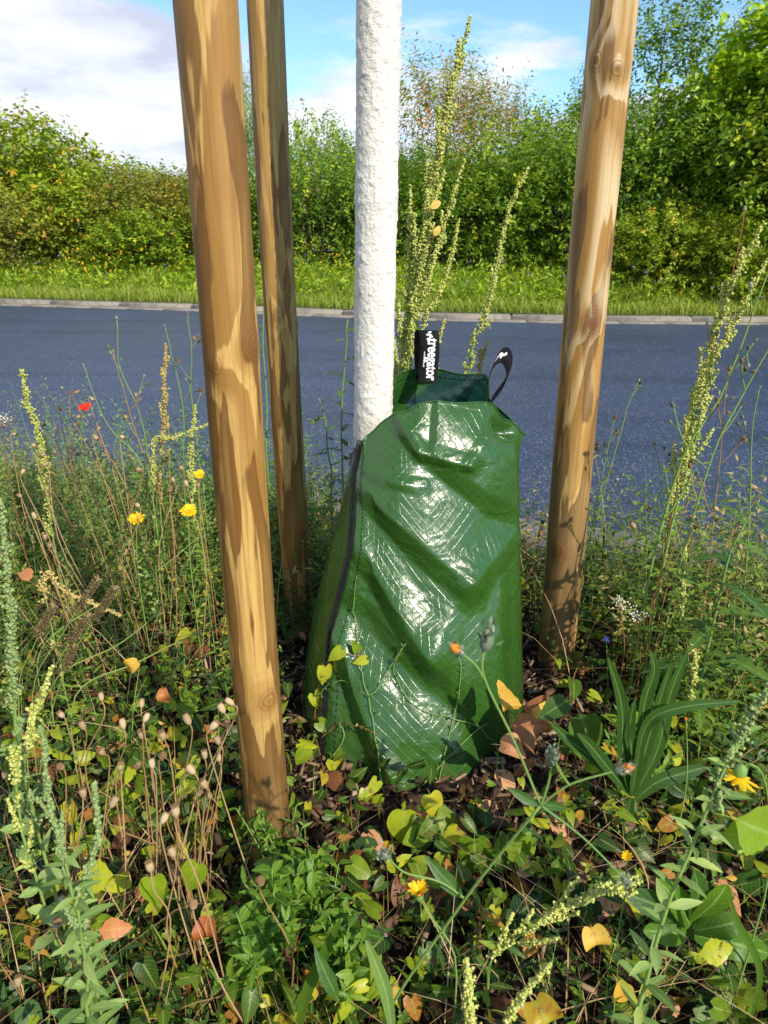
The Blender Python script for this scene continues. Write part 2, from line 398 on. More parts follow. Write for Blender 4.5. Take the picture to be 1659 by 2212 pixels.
M['asphalt'] = m
xs = np.concatenate([np.linspace(-30, -12, 8), np.linspace(-11, 9, 60), np.linspace(10, 20, 5)])
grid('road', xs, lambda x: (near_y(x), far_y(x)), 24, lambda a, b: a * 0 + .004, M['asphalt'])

# gutter paving on the near side and kerb on the far side, stone by stone
M['paving'] = plain('paving_concrete', (.17, .165, .165), .9, .25, (.11, .11, .11), 9, .5, 160)
M['kerb'] = plain('kerb_concrete', (.25, .225, .185), .9, .2, (.17, .155, .13), 14, .4, 140)
def block(ac, p0, p1, w0, w1, z0, z1, gap=.006, tint=.5, bev=.008):
    """a kerbstone along p0->p1, spanning w0..w1 to the left of that line, with a chamfered top"""
    d = np.array(p1, float) - np.array(p0, float); L = np.linalg.norm(d); d /= L; nrm = np.array([-d[1], d[0]])
    a = np.array(p0) + d * gap; L = L - 2 * gap
    def pt(u, v, z): q = a + d * u + nrm * v; return (q[0], q[1], z)
    V = [pt(0, w0, z0), pt(L, w0, z0), pt(L, w1, z0), pt(0, w1, z0),
         pt(0, w0, z1 - bev), pt(L, w0, z1 - bev), pt(L, w1, z1 - bev), pt(0, w1, z1 - bev),
         pt(bev, w0 + bev, z1), pt(L - bev, w0 + bev, z1), pt(L - bev, w1 - bev, z1), pt(bev, w1 - bev, z1)]
    Q = [(0, 1, 5, 4), (1, 2, 6, 5), (2, 3, 7, 6), (3, 0, 4, 7), (4, 5, 9, 8), (5, 6, 10, 9), (6, 7, 11, 10), (7, 4, 8, 11), (8, 9, 10, 11)]
    ac.add(V, Q, A=np.tile([tint, 0, 0], (12, 1)))
def walk(fn, x0, x1, step):
    pts = [(x0, float(fn(x0)))]; x = x0
    while x < x1:
        sl = (float(fn(x + .01)) - float(fn(x))) / .01; x += step / math.sqrt(1 + sl * sl); pts.append((x, float(fn(x))))
    return pts
root = empty('gutter_paving', (0, 3, 0), 'flat grey concrete gutter stones along the near edge of the road', 'paving', kind='structure')
for rowk in range(2):
    ac = Acc(); pts = walk(near_y, -8 + rowk * .12, 5, .24)
    for a, b in zip(pts[:-1], pts[1:]): block(ac, a, b, -.165 * (rowk + 1), -.165 * rowk - .006, -.06, .010 - .006 * rowk + random.uniform(-.002, .002), .005)
    ac.build('stone_row', M['paving'], root, (0, 3, 0), smooth=False)
root = empty('kerb', (0, 9, 0), 'pale concrete kerb of long stones along the far side of the road', 'kerb', kind='structure')
ac = Acc(); pts = walk(far_y, -16, 12, 1.0)
for a, b in zip(pts[:-1], pts[1:]): block(ac, a, b, .0, .11, -.05, .062, .004, bev=.018)
ac.build('kerb_stones', M['kerb'], root, (0, 9, 0), smooth=False)
ac = Acc(); pts = walk(far_y, -16.3, 12, .5)
for a, b in zip(pts[:-1], pts[1:]): block(ac, a, b, -.16, -.004, -.05, .014, .004, bev=.004)
ac.build('gutter_stones', M['kerb'], root, (0, 9, 0), smooth=False)

# verge behind the kerb, rising slightly to the hedge
xs = np.linspace(-30, 20, 120)
verge_h = lambda X_, Y2: .06 + np.clip(Y2 - far_y(X_) - .15, 0, 10) * .035 + .0 * X_
grid('verge', xs, lambda x: (far_y(x) + .135, far_y(x) + 12.0), 30, verge_h, M['meadow'])

# far wooded hill seen through the gap
m, t = new_mat('far_woods')
tcn = t('ShaderNodeTexCoord')
n = t('ShaderNodeTexNoise', Vector=tcn.outputs['Object'], Scale=.12, Detail=6.0, Roughness=.7)
c = t.ramp(n.outputs[0], [(.35, (.05, .10, .09)), (.65, (.11, .17, .12))])
p = t('ShaderNodeBsdfPrincipled', Base_Color=c, Roughness=1., Specular_IOR_Level=0.)
t('ShaderNodeOutputMaterial', Surface=p)
ac = Acc(); xs = np.linspace(-420, 320, 200); tt = np.linspace(0, 1, 14)
Xg = np.repeat(xs[:, None], 14, 1); Yg = 330 + 160 * np.repeat(tt[None], 200, 0)
P = np.stack([Xg.ravel() * .01, Yg.ravel() * .01, Xg.ravel() * 0], -1); P2 = P * 12
Zg = (np.sin(tt * math.pi * .5)[None] * (21 + 6 * np.sin(xs / 90.)[:, None])) + (fbm(P, 3, 9) * 3 + fbm(P2, 2, 4) * 1.6).reshape(Xg.shape) * np.sin(tt * math.pi * .5)[None]
i, j = np.meshgrid(np.arange(199), np.arange(13), indexing='ij')
ac.add(np.stack([Xg, Yg, Zg - 1], -1), np.stack([i * 14 + j, (i + 1) * 14 + j, (i + 1) * 14 + j + 1, i * 14 + j + 1], -1).reshape(-1, 4))
o = ac.build('hills', m); o['kind'] = 'structure'

# ================================================================== HEDGE: shrubs and trees beyond the road
def crown(seed, rx, ry, rz, nspray, leaf, nl=9, slen=.32, shoots=14, shootlen=.7, shape=.8, lumps=.28, tpl=OVAL2, base=.0, droop=0.0, yellow=.06):
    """many short leafy sprays through the crown volume; the origin is at the foot, the crown stands from base to base + 2 rz"""
    r = np.random.default_rng(seed); ac = Acc()
    d = nz(r.normal(size=(nspray, 3)))
    d[:, 2] = np.where(r.random(nspray) < .25, np.abs(d[:, 2]), d[:, 2])
    Rr = 1 + lumps * fbm(d * 2.3 + seed, 2, seed) + .10 * fbm(d * 7, 2, seed + 1)
    rad = (1 - .62 * r.random(nspray) ** 1.7) * Rr
    q = np.sign(d) * np.abs(d) ** shape
    pos = q * rad[:, None] * np.array([rx, ry, rz]) + np.array([0, 0, base + rz])
    pos[:, 2] = np.maximum(pos[:, 2], .03 + r.random(nspray) * .1)
    ax = nz(d * .8 + np.array([0, 0, .45 - droop]) + r.normal(size=(nspray, 3)) * .45)
    L = slen * (.6 + .8 * r.random(nspray))
    gt = np.clip(r.random(nspray) * .45 + .3 * (fbm(pos * 1.6, 2, seed + 3) + 1) * .5, 0, .8)
    gt = np.where(r.random(nspray) < yellow, .97, gt)
    def leaves(pos, ax, L, K, gt, size):
        n = len(pos)
        t = np.linspace(.1, 1, K)[None] + r.random((n, K)) * .06
        base_p = pos[:, None] + ax[:, None] * (t * L[:, None])[..., None]
        sd = nz(np.cross(ax, r.normal(size=(n, 3)))); sd2 = np.cross(ax, sd)
        ph = (np.arange(K) * 2.4)[None] + r.random((n, 1)) * 6
        sd = sd[:, None] * np.cos(ph)[..., None] + sd2[:, None] * np.sin(ph)[..., None]
        dd = nz(sd + ax[:, None] * .5 + np.array([0, 0, -.1 - droop]))
        nr = nz(r.normal(size=(n, K, 3)) * .5 + np.array([0, -.25, 1.]))
        s_ = size * (.6 + .7 * r.random((n, K)))
        tn = np.clip(gt[:, None] + r.normal(size=(n, K)) * .09, 0, 1)
        ac.inst(tpl, base_p.reshape(-1, 3), dd.reshape(-1, 3), nr.reshape(-1, 3), s_.ravel(), tn.ravel())
    leaves(pos, ax, L, nl, gt, leaf)
    if shoots:
        dd = nz(r.normal(size=(shoots, 3)) * np.array([1, 1, .1]) + np.array([0, 0, .9])); dd[:, 2] = np.abs(dd[:, 2])
        sp = dd * np.array([rx, ry, rz]) * .82 * (1 + lumps * fbm(dd * 2.3 + seed, 2, seed))[:, None] + np.array([0, 0, base + rz])
        sa = nz(dd * .35 + np.array([0, 0, 1.]) + r.normal(size=(shoots, 3)) * .2)
        sl = shootlen * (.4 + .8 * r.random(shoots))
        leaves(sp, sa, sl, 16, r.random(shoots) * .6, leaf * .8)
        for a, b, l in zip(sp, sa, sl):
            ac.tube([a, a + b * l * .5, a + b * l], [.006, .004, .002], 3, .95, False)
    return ac
def trunk_acc(seed, h, rx, n=6, r0=.035):
    r = np.random.default_rng(seed); ac = Acc()
    for k in range(n):
        a = r.random() * 6.28; q = r.random() * .7
        x0, y0 = math.cos(a) * .12, math.sin(a) * .12
        top = np.array([math.cos(a) * rx * q, math.sin(a) * rx * q, h * (.6 + .35 * r.random())])
        mid = np.array([x0, y0, 0]) * .5 + top * .5 + r.normal(size=3) * .08
        rr = r0 * (.5 + .6 * r.random())
        ac.tube([(x0, y0, -.05), mid * [.7, .7, .6] + [x0 * .3, y0 * .3, 0], mid, top], [rr, rr * .8, rr * .6, rr * .2], 6, .5)
        for b in range(4):
            f = .35 + .5 * r.random(); p0 = mid * (1 - f) + top * f
            dv = nz(r.normal(size=3) * [1, 1, .4] + [0, 0, .6]) * (.35 + .5 * r.random())
            ac.tube([p0, p0 + dv * .5 + [0, 0, .04], p0 + dv], [rr * .4, rr * .25, rr * .1], 4, .5)
    return ac
# kinds: crown meshes shared by several shrubs
KIND = {
 'dogwood': (dict(seed=11, rx=1.15, ry=1.0, rz=1.15, nspray=1500, leaf=.085, shoots=26, shootlen=.6, tpl=OVAL2, droop=.35, yellow=.05), 'h_yellow'),
 'olive': (dict(seed=23, rx=1.1, ry=1.0, rz=1.0, nspray=1500, leaf=.06, shoots=30, shootlen=.55, tpl=OVAL2, yellow=.08), 'h_olive'),
 'privet': (dict(seed=31, rx=1.15, ry=1.05, rz=1.1, nspray=1500, leaf=.06, shoots=22, shootlen=.4, lumps=.42, tpl=OVAL2, yellow=.05), 'h_dark'),
 'hazel': (dict(seed=47, rx=1.2, ry=1.05, rz=1.3, nspray=1400, leaf=.078, shoots=22, shootlen=.5, lumps=.42, tpl=OVAL, yellow=.08), 'h_mid'),
 'maple': (dict(seed=59, rx=1.2, ry=1.1, rz=1.25, nspray=1500, leaf=.11, shoots=18, shootlen=.5, tpl=TOOTH, yellow=.04, base=1.0), 'h_bright'),
 'willow': (dict(seed=67, rx=.95, ry=.8, rz=1.35, nspray=900, leaf=.085, nl=8, slen=.4, shoots=34, shootlen=.6, tpl=LANCE, yellow=.16, base=.9, lumps=.45), 'h_willow'),
 'poplar': (dict(seed=71, rx=.62, ry=.6, rz=1.25, nspray=520, leaf=.07, nl=8, slen=.38, shoots=30, shootlen=.75, tpl=OVAL2, yellow=.03, base=1.5, lumps=.5), 'h_dark'),
}
protos = {}
def shrub(kind, name, px, Y, h, wsc, label, cat='shrub', rot=0., group='shrubs and trees of the far hedge'):
    """px: place along the hedge; Y: distance; h: total height in metres"""
    if kind not in protos:
        kw, mt = KIND[kind]; a = crown(**kw); c0 = a.build('crown', M[mt]); COL.objects.unlink(c0)
        hh = kw.get('base', 0) + 2 * kw['rz']
        t0 = trunk_acc(kw['seed'], hh, kw['rx'], 7 if kw.get('base', 0) < .5 else 5).build('trunk', M['bark']); COL.objects.unlink(t0)
        protos[kind] = (c0.data, t0.data, hh)
    cm, tm, hh = protos[kind]
    Yn = Y - min(max((px - 500) / 1160., 0), 1.1) * 1.7; h = CAM_H + (h - CAM_H) * Yn / Y if h > CAM_H else h; Y = Yn   # the hedge runs parallel to the road
    x = (px - 829.5) / 1534. * (Y * cp + .6 * sp_)
    z = float(verge_h(np.array([x]), np.array([Y]))[0]) - .02
    root = empty(name, (x, Y, z), label, cat, group)
    root.rotation_euler[2] = rot; root.scale = (wsc, wsc, h / hh)
    for nm, me in (('trunk', tm), ('crown', cm)):
        o = bpy.data.objects.new(nm, me); COL.objects.link(o); o.parent = root
    return root
# front row, left to right
shrub('dogwood', 'dogwood_shrub', -190, 13.0, 2.9, 1.25, 'tall yellow green dogwood shrub with drooping leaves at the far left end of the hedge', rot=.4)
shrub('dogwood', 'dogwood_shrub', 45, 13.2, 2.35, 1.15, 'yellow green dogwood shrub rising highest at the left edge of the photo', rot=2.1)
shrub('olive', 'bramble_shrub', 30, 11.9, 1.25, .95, 'low olive brown bramble shrub below the tall dogwood at the left edge', rot=1.)
shrub('dogwood', 'dogwood_shrub', 215, 12.9, 1.65, 1.0, 'yellow green shrub in the hedge midway between the left edge and the front stake', rot=4.)
shrub('olive', 'rose_shrub', 330, 12.6, 1.5, 1.0, 'olive shrub with reddish shoots left of the front stake', rot=5.2)
shrub('olive', 'rose_shrub', 455, 12.4, 1.42, .95, 'olive green shrub partly hidden behind the front stake', rot=2.7)
shrub('hazel', 'low_shrub', 345, 11.7, .95, .75, 'low green shrub at the foot of the hedge left of the front stake', rot=.9)
shrub('hazel', 'hazel_shrub', 570, 12.9, 1.5, .75, 'green shrub visible between the front and back stakes', rot=3.6)
shrub('privet', 'privet_shrub', 690, 12.3, 1.75, .95, 'dark green shrub between the back stake and the white tree trunk', rot=.2)
shrub('privet', 'privet_shrub', 850, 12.8, 1.65, 1.0, 'dark green shrub directly behind the white tree trunk', rot=1.9)
shrub('privet', 'privet_shrub', 985, 12.2, 1.7, 1.0, 'dark green shrub in the hedge right of the white trunk', rot=3.1)
shrub('hazel', 'hazel_shrub', 1130, 12.5, 1.95, 1.0, 'green shrub with raised top between the white trunk and the right stake', rot=5.)
shrub('privet', 'privet_shrub', 1255, 12.0, 2.05, .95, 'dark green shrub behind the right stake', rot=4.4)
shrub('privet', 'privet_shrub', 1400, 12.2, 2.4, 1.1, 'dense dark green shrub just right of the right stake', rot=.8)
shrub('hazel', 'hazel_shrub', 1520, 12.4, 2.55, 1.1, 'tall green shrub between the right stake and the right edge', rot=2.4)
shrub('privet', 'privet_shrub', 1660, 11.8, 2.3, 1.1, 'dense green shrub at the right edge of the photo', rot=5.9)
shrub('dogwood', 'yellowing_shrub', 1440, 11.0, 1.05, .6, 'small yellowing shrub at the foot of the hedge right of the right stake', rot=.3)
shrub('dogwood', 'yellowing_shrub', 1570, 10.8, .95, .55, 'small yellow green shrub at the foot of the hedge near the right edge', rot=2.3)
shrub('hazel', 'hazel_shrub', 1800, 11.5, 3.0, 1.3, 'broad green shrub past the right edge of the photo', rot=1.)
shrub('dogwood', 'dogwood_shrub', -420, 13.5, 2.6, 1.4, 'broad yellow green shrub past the left edge of the photo', rot=3.)
# second row and trees
shrub('willow', 'willow_tree', 955, 14.6, 3.35, 1.0, 'loose willow with brown dry leaves rising behind the tall goosefoot spike', 'tree', 1.2)
shrub('willow', 'willow_tree', 1035, 14.3, 2.9, .75, 'smaller thin willow with narrow leaves right of the tall goosefoot spike', 'tree', 3.2)
shrub('poplar', 'young_poplar', 1400, 13.8, 4.1, 1.05, 'slender young tree whose thin crown rises beside the right stake', 'tree', .5)
shrub('poplar', 'young_poplar', 1255, 14.0, 3.1, .7, 'slender sapling showing at the left side of the right stake', 'tree', 2.5)
shrub('poplar', 'young_poplar', 1535, 14.2, 3.9, .45, 'very thin bare topped sapling between the right stake and the maple', 'tree', 4.5)
shrub('maple', 'maple_tree', 1690, 12.2, 3.75, 1.1, 'bright yellow green maple at the top right corner', 'tree', .7)
shrub('hazel', 'hazel_shrub', 1540, 13.8, 2.8, 1.0, 'tall green shrub standing behind the hedge beside the bright maple', rot=3.9)
shrub('hazel', 'hazel_shrub', 700, 13.8, 2.2, .6, 'light green feathery shrub top above the hedge left of the white trunk', rot=.1)
shrub('privet', 'cypress_tree', 548, 16.0, 3.0, .28, 'narrow dark conical evergreen seen between the front and back stakes', 'tree', 1.)
shrub('hazel', 'hazel_shrub', 1200, 14.0, 2.35, .9, 'green shrub behind the hedge left of the right stake', rot=1.4)
shrub('olive', 'rose_shrub', 120, 14.6, 1.75, 1.3, 'olive green shrub filling the hedge behind the left dogwoods', rot=.6)
shrub('privet', 'privet_shrub', 860, 14.5, 1.8, 1.4, 'dark shrub filling the back of the hedge behind the white trunk', rot=2.6)
shrub('olive', 'rose_shrub', 420, 14.6, 1.5, 1.3, 'olive shrub at the back of the hedge behind the front stake', rot=3.6)

# verge grass and flowers
def blades(ac, base, h, lean, wid, tint, segs=4, r=rng, curl=1.0):
    """grass blades: arrays base (M,3), height, lean vector (M,2), width"""
    Mn = len(base); t = np.linspace(0, 1, segs + 1)
    lean = np.asarray(lean); dz = np.stack([lean[:, 0], lean[:, 1]], -1)
    sd = nz(np.stack([-dz[:, 1], dz[:, 0], np.zeros(Mn)], -1) + r.normal(size=(Mn, 3)) * [.5, .5, 0])
    P = np.zeros((Mn, segs + 1, 3))
    P[:, :, 0] = base[:, 0:1] + dz[:, 0:1] * (t ** 1.8)[None] * h[:, None]
    P[:, :, 1] = base[:, 1:2] + dz[:, 1:2] * (t ** 1.8)[None] * h[:, None]
    ll = np.linalg.norm(dz, axis=1)
    P[:, :, 2] = base[:, 2:3] + h[:, None] * (t[None] - curl * .45 * np.minimum(ll, 1.3)[:, None] * (t ** 2.6)[None])
    wd = wid[:, None] * np.array([(1 - x ** 2.2) * (.55 + .9 * min(x * 3, .5)) for x in t])[None]
    Lf = P - sd[:, None] * wd[..., None]; Rt = P + sd[:, None] * wd[..., None]
    V = np.stack([Lf, Rt], 2).reshape(Mn, -1, 3)
    A = np.zeros((Mn, (segs + 1) * 2, 3)); A[:, :, 0] = tint[:, None]; A[:, :, 1] = np.repeat(t, 2)[None]; A[:, 0::2, 2] = -1; A[:, 1::2, 2] = 1
    k = np.arange(segs) * 2; Qb = np.stack([k, k + 1, k + 3, k + 2], -1)
    Q = (Qb[None] + (np.arange(Mn) * (segs + 1) * 2)[:, None, None]).reshape(-1, 4)
    ac.add(V, Q, A=A)
n = 60000
x = rng.uniform(-8.5, 8.0, n); off = .16 + 2.9 * rng.random(n) ** 1.15
y = far_y(x) + off; z = verge_h(x, y)
h = (.10 + .10 * rng.random(n)) * (1 + .9 * np.clip(off - .5, 0, 1.5) / 1.5) * (1 + .35 * vnoise(np.stack([x * 1.5, y * 1.5, x * 0], -1), 8))
ac = Acc(); blades(ac, np.stack([x, y, z], -1), h, rng.normal(size=(n, 2)) * .45, .0035 + .003 * rng.random(n), np.clip(.5 + rng.normal(size=n) * .22, 0, 1), 3)
M['verge_grass'] = leaf_mat('verge_grass', [(0, (.12, .19, .02)), (.5, (.28, .37, .045)), (.85, (.44, .48, .10)), (1, (.42, .36, .14))], .5, .35, bump=0)
tag(ac.build('verge_grass', M['verge_grass']), 'bright green grass along the kerb on the far side of the road', 'grass', kind='stuff')
def verge_flowers(name, mat, label, n, xr, hr, cl, size):
    x = rng.uniform(*xr, n); off = .5 + 2.3 * rng.random(n)
    k = fbm(np.stack([x * .9, off * .9, x * 0 + cl], -1), 2, int(cl)) > -.05; x, off = x[k], off[k]
    y = far_y(x) + off; z = verge_h(x, y) + rng.uniform(*hr, len(x)); Mn = len(x)
    ac = Acc(); ac.inst(OCTA, np.stack([x, y, z], -1), rng.normal(size=(Mn, 3)) * .3 + [0, 0, 1], rng.normal(size=(Mn, 3)), size * (.6 + .7 * rng.random(Mn)), rng.random(Mn))
    tag(ac.build(name, mat), label, 'flowers', kind='stuff')
verge_flowers('yellow_wildflowers', M['yellow'], 'tiny yellow wildflowers scattered in the verge beyond the road', 1500, (-8, 8), (.15, .6), 3., .026)
verge_flowers('blue_wildflowers', M['blue'], 'tiny blue chicory flowers scattered in the verge beyond the road', 260, (-8, 8), (.2, .5), 9., .028)
# taller stalks and herbs at the foot of the hedge
n = 7500; x = rng.uniform(-8.5, 8.0, n); off = .55 + 2.1 * rng.random(n) ** .9; y = far_y(x) + off; z = verge_h(x, y)
pos = np.repeat(np.stack([x, y, z], -1), 9, 0); hh = np.repeat((.10 + .34 * rng.random(n)) * (.55 + .25 * (off - .55)), 9) * np.tile(np.linspace(.15, 1, 9), n)
pos[:, 2] += hh; pos[:, :2] += rng.normal(size=(len(pos), 2)) * .03
ac = Acc(); d = rng.normal(size=(len(pos), 3)) + [0, 0, .5]
ac.inst(LANCE, pos, d, rng.normal(size=(len(pos), 3)) * .5 + [0, 0, 1], .07 * (.5 + rng.random(len(pos))), np.repeat(rng.random(n) * .7, 9) + .1)
tag(ac.build('verge_herbs', M['h_mid']), 'weedy herbs at the foot of the far hedge', 'weeds', kind='stuff')
# ================================================================== STAKES
def wood_mat(name, seed, knots, pale, top_pale=0.0):
    WETZ = .80 if not pale else .70
    m, t = new_mat(name)
    tcn = t('ShaderNodeTexCoord'); oc = tcn.outputs['Object']
    off = (seed * 1.7, seed * 2.3, seed * .9)
    def mp(sc): return t('ShaderNodeMapping', Vector=oc, Scale=sc, Location=off)
    f1 = t('ShaderNodeTexNoise', Vector=mp((9., 9., 1.25)), Scale=1.0, Detail=1.5, Roughness=.45, Distortion=.15)
    jag = t('ShaderNodeTexNoise', Vector=mp((75., 75., 4.)), Scale=1.0, Detail=2.0)
    jag2 = t('ShaderNodeTexNoise', Vector=mp((22., 22., 2.2)), Scale=1.0, Detail=2.0)
    fine = t('ShaderNodeTexNoise', Vector=mp((330., 330., 7.)), Scale=1.0, Detail=3.0)
    fld = t.m('ADD', f1.outputs[0], t.m('MULTIPLY', t.m('SUBTRACT', jag.outputs[0], .5), .07))
    fld = t.m('ADD', fld, t.m('MULTIPLY', t.m('SUBTRACT', jag2.outputs[0], .5), .055))
    ringm = None; kh = None
    for k in knots:
        dv = t('ShaderNodeVectorMath', {'operation': 'SUBTRACT'}, _0=oc, _1=tuple(k[:3]))
        dv = t('ShaderNodeVectorMath', {'operation': 'MULTIPLY'}, _0=dv, _1=(1., 1., .78))
        ln = t('ShaderNodeVectorMath', {'operation': 'LENGTH'}, _0=dv).outputs['Value']
        ln = t.m('ADD', ln, t.m('MULTIPLY', t.m('SUBTRACT', jag2.outputs[0], .5), .022))
        g = t.m('MULTIPLY', t.sm(ln, .055, .0), .10); fld = t.m('ADD', fld, g)
        r_ = k[3] * 1.2
        ring = t.m('MULTIPLY', t.m('ADD', t.m('MULTIPLY', t.m('SINE', t.m('MULTIPLY', ln, 1250.)), .22), .42), t.sm(ln, r_ * 1.9, r_ * .9))
        ring = t.m('MAXIMUM', ring, t.sm(ln, r_ * .62, r_ * .5, 0, .95))
        ringm = ring if ringm is None else t.m('MAXIMUM', ringm, ring)
    saw = t.m('FRACT', t.m('MULTIPLY', fld, 7.5))
    s = t.m('MULTIPLY', t.sm(saw, .0, .62), t.sm(saw, 1.0, .93))
    s2 = t.sm(t.m('FRACT', t.m('MULTIPLY', fld, 31.)), .55, .9)
    big = t('ShaderNodeTexNoise', Vector=mp((6., 6., 2.2)), Scale=1.0, Detail=3.0, Roughness=.6)
    lightc, darkc = ((.54, .345, .11), (.30, .155, .035)) if not pale else ((.55, .38, .14), (.33, .175, .042))
    c = t.mix(t.m('MULTIPLY', s, t.sm(big.outputs[0], .32, .62, .35, 1.)), lightc, darkc)
    c = t.mix(t.m('MULTIPLY', s2, .16), c, tuple(x * .8 for x in darkc))
    c = t.mix(t.m('MULTIPLY', t.sm(fine.outputs[0], .42, .7), .38), c, darkc)
    fib = t('ShaderNodeTexNoise', Vector=mp((150., 150., 2.6)), Scale=1.0, Detail=3.0, Roughness=.6)
    c = t.mix(t.m('MULTIPLY', t.sm(fib.outputs[0], .46, .70), .60), c, tuple(x * .62 for x in darkc))
    z = t('ShaderNodeSeparateXYZ', _0=oc).outputs[2]
    wob = t.m('MULTIPLY', t.m('SUBTRACT', big.outputs[0], .5), .9)
    # damp, algae stained lower stake with ragged tongues climbing up the grain
    stn = t('ShaderNodeTexNoise', Vector=mp((30., 30., 4.0)), Scale=1.0, Detail=1.5, Roughness=.5)
    tear = t('ShaderNodeTexNoise', Vector=mp((120., 120., 11.)), Scale=1.0, Detail=2.0)
    tear2 = t('ShaderNodeTexNoise', Vector=mp((38., 38., 5.)), Scale=1.0, Detail=1.0)
    sv = t.m('ADD', t.m('ADD', stn.outputs[0], t.m('MULTIPLY', t.m('SUBTRACT', tear.outputs[0], .5), .16)), t.m('MULTIPLY', t.m('SUBTRACT', tear2.outputs[0], .5), .20))
    sv = t.m('ADD', sv, t.m('MULTIPLY', t.m('SUBTRACT', WETZ, z), .105))
    wet = t.m('MULTIPLY', t.sm(sv, .492, .518), t.sm(sv, .80, .52, .60, .95))
    c = t.mix(t.m('MULTIPLY', wet, .86), c, (.135, .058, .011) if not pale else (.155, .085, .034))
    edge = t.m('MULTIPLY', t.sm(sv, .485, .50), t.sm(sv, .53, .505)); c = t.mix(t.m('MULTIPLY', edge, .45), c, (.09, .035, .008))
    mold = t.sm(t.m('ADD', z, wob), .45, .0)
    c = t.mix(t.m('MULTIPLY', mold, .45), c, (.075, .050, .026))
    if pale:
        top = t.sm(t.m('ADD', z, wob), .75, 1.15)
        c = t.mix(t.m('MULTIPLY', top, t.m('MULTIPLY', t.m('SUBTRACT', 1., s), .65)), c, (.60, .47, .30))
    if ringm is not None: c = t.mix(t.m('MULTIPLY', ringm, .92), c, (.15, .062, .02))
    # grey weathered flank and drying cracks
    ang = t('ShaderNodeTexNoise', Vector=mp((14., 14., .35)), Scale=1.0, Detail=0.0)
    crk = t.m('ABSOLUTE', t.m('SUBTRACT', t.m('ADD', ang.outputs[0], t.m('MULTIPLY', t.m('SUBTRACT', jag2.outputs[0], .5), .03)), .5))
    crk = t.m('MULTIPLY', t.sm(crk, .0022 if pale else .0014, .0006), t.sm(t('ShaderNodeTexNoise', Vector=mp((3., 3., 2.)), Scale=1.0).outputs[0], .5 if pale else .6, .56 if pale else .64))
    c = t.mix(t.m('MULTIPLY', crk, .85), c, (.03, .018, .01))
    ins = t('ShaderNodeTexVoronoi', Vector=mp((26., 26., 26.)), Scale=1.0)
    hgt = t.m('ADD', t.m('MULTIPLY', fine.outputs[0], .35), t.m('ADD', t.m('MULTIPLY', saw, .5), t.m('MULTIPLY', crk, -3.)))
    if ringm is not None: hgt = t.m('ADD', hgt, t.m('MULTIPLY', ringm, .8))
    bp = t('ShaderNodeBump', Strength=.55, Distance=.0016, Height=hgt)
    p = t('ShaderNodeBsdfPrincipled', Base_Color=c, Roughness=t.m('MULTIPLY_ADD', fine.outputs[0], .3, .38), Specular_IOR_Level=.35, Normal=bp)
    t('ShaderNodeOutputMaterial', Surface=p)
    return m
def stake(name, pb, Yb, top_px, r0, r1, H, seed, knots_px, pale, label):
    base = at(pb[0], pb[1], Yb); base.z = 0
    ang = 0
    dr = ray(top_px[0], top_px[1]); tp = Vector((0, 0, CAM_H)) + dr * (Yb / dr.y)
    lean = (tp.x - base.x) / tp.z
    nz_, ns = 150, 48; a = np.linspace(0, 2 * math.pi, ns, endpoint=False)
    zs = np.concatenate([np.linspace(-.1, H, nz_)])
    V = []; kn = []
    for (kx, ky, kr) in knots_px:
        d = ray(kx, ky)
        rr = r0 - .004
        # meet the cylinder
        C0 = Vector((0, 0, CAM_H)); A_ = d.x ** 2 + d.y ** 2
        s_ = (Yb - rr) / d.y
        for _ in range(12):
            P = C0 + d * s_; cx = base.x + lean * P.z; dx, dy = P.x - cx, P.y - base.y
            s_ += (math.hypot(dx, dy) - rr) / math.sqrt(A_) * .8
        P = C0 + d * s_; kn.append((P.x - base.x, P.y - base.y, P.z, kr))
    for z in zs:
        f = z / H; r = r0 * (1 - f) + r1 * f
        cx = lean * z + .003 * math.sin(z * 3.1 + seed); cy = .003 * math.cos(z * 2.3 + seed)
        ca, sa = np.cos(a), np.sin(a)
        P = np.stack([ca * 1.4 + seed, sa * 1.4, np.full(ns, z * 2.4)], -1)
        rad = r * (1 + .035 * fbm(P, 2, seed) + .008 * vnoise(P * [6, 6, .6], seed + 1))
        x, y = cx + rad * ca, cy + rad * sa
        for k in kn:
            d2 = (x - k[0]) ** 2 + (y - k[1]) ** 2 + ((z - k[2]) * .75) ** 2
            b = .0035 * np.exp(-d2 / (k[3] * 1.4) ** 2); x = x + b * ca; y = y + b * sa
        V.append(np.stack([x, y, np.full(ns, z)], -1))
    for fz, fr in ((.004, .93), (.006, .5)):
        V.append(V[nz_ - 1] * [1, 1, 1] + [0, 0, fz]); c_ = V[-1].mean(0); V[-1][:, :2] = c_[:2] + (V[-1][:, :2] - c_[:2]) * fr
    V = np.array(V); nr = len(V)
    i, j = np.meshgrid(np.arange(nr - 1), np.arange(ns), indexing='ij'); j2 = (j + 1) % ns
    Q = np.stack([i * ns + j, i * ns + j2, (i + 1) * ns + j2, (i + 1) * ns + j], -1).reshape(-1, 4)
    Vf = np.vstack([V.reshape(-1, 3), V[-1].mean(0)]); k0 = (nr - 1) * ns
    T = [(k0 + q, k0 + (q + 1) % ns, nr * ns) for q in range(ns)]
    ac = Acc(); ac.add(Vf, Q, T)
    o = ac.build(name, wood_mat(name + '_wood', seed, kn, pale)); o.location = base
    return tag(o, label, 'stake', 'round wooden stakes round the tree')
stake('wooden_stake', (586, 1830), .99, (438, 0), .0395, .0372, 1.8, 3, [(546, 742, .012), (467, 786, .007), (577, 1510, .010)], False,
      'thick amber brown round wooden stake nearest the viewer, left of the green bag')
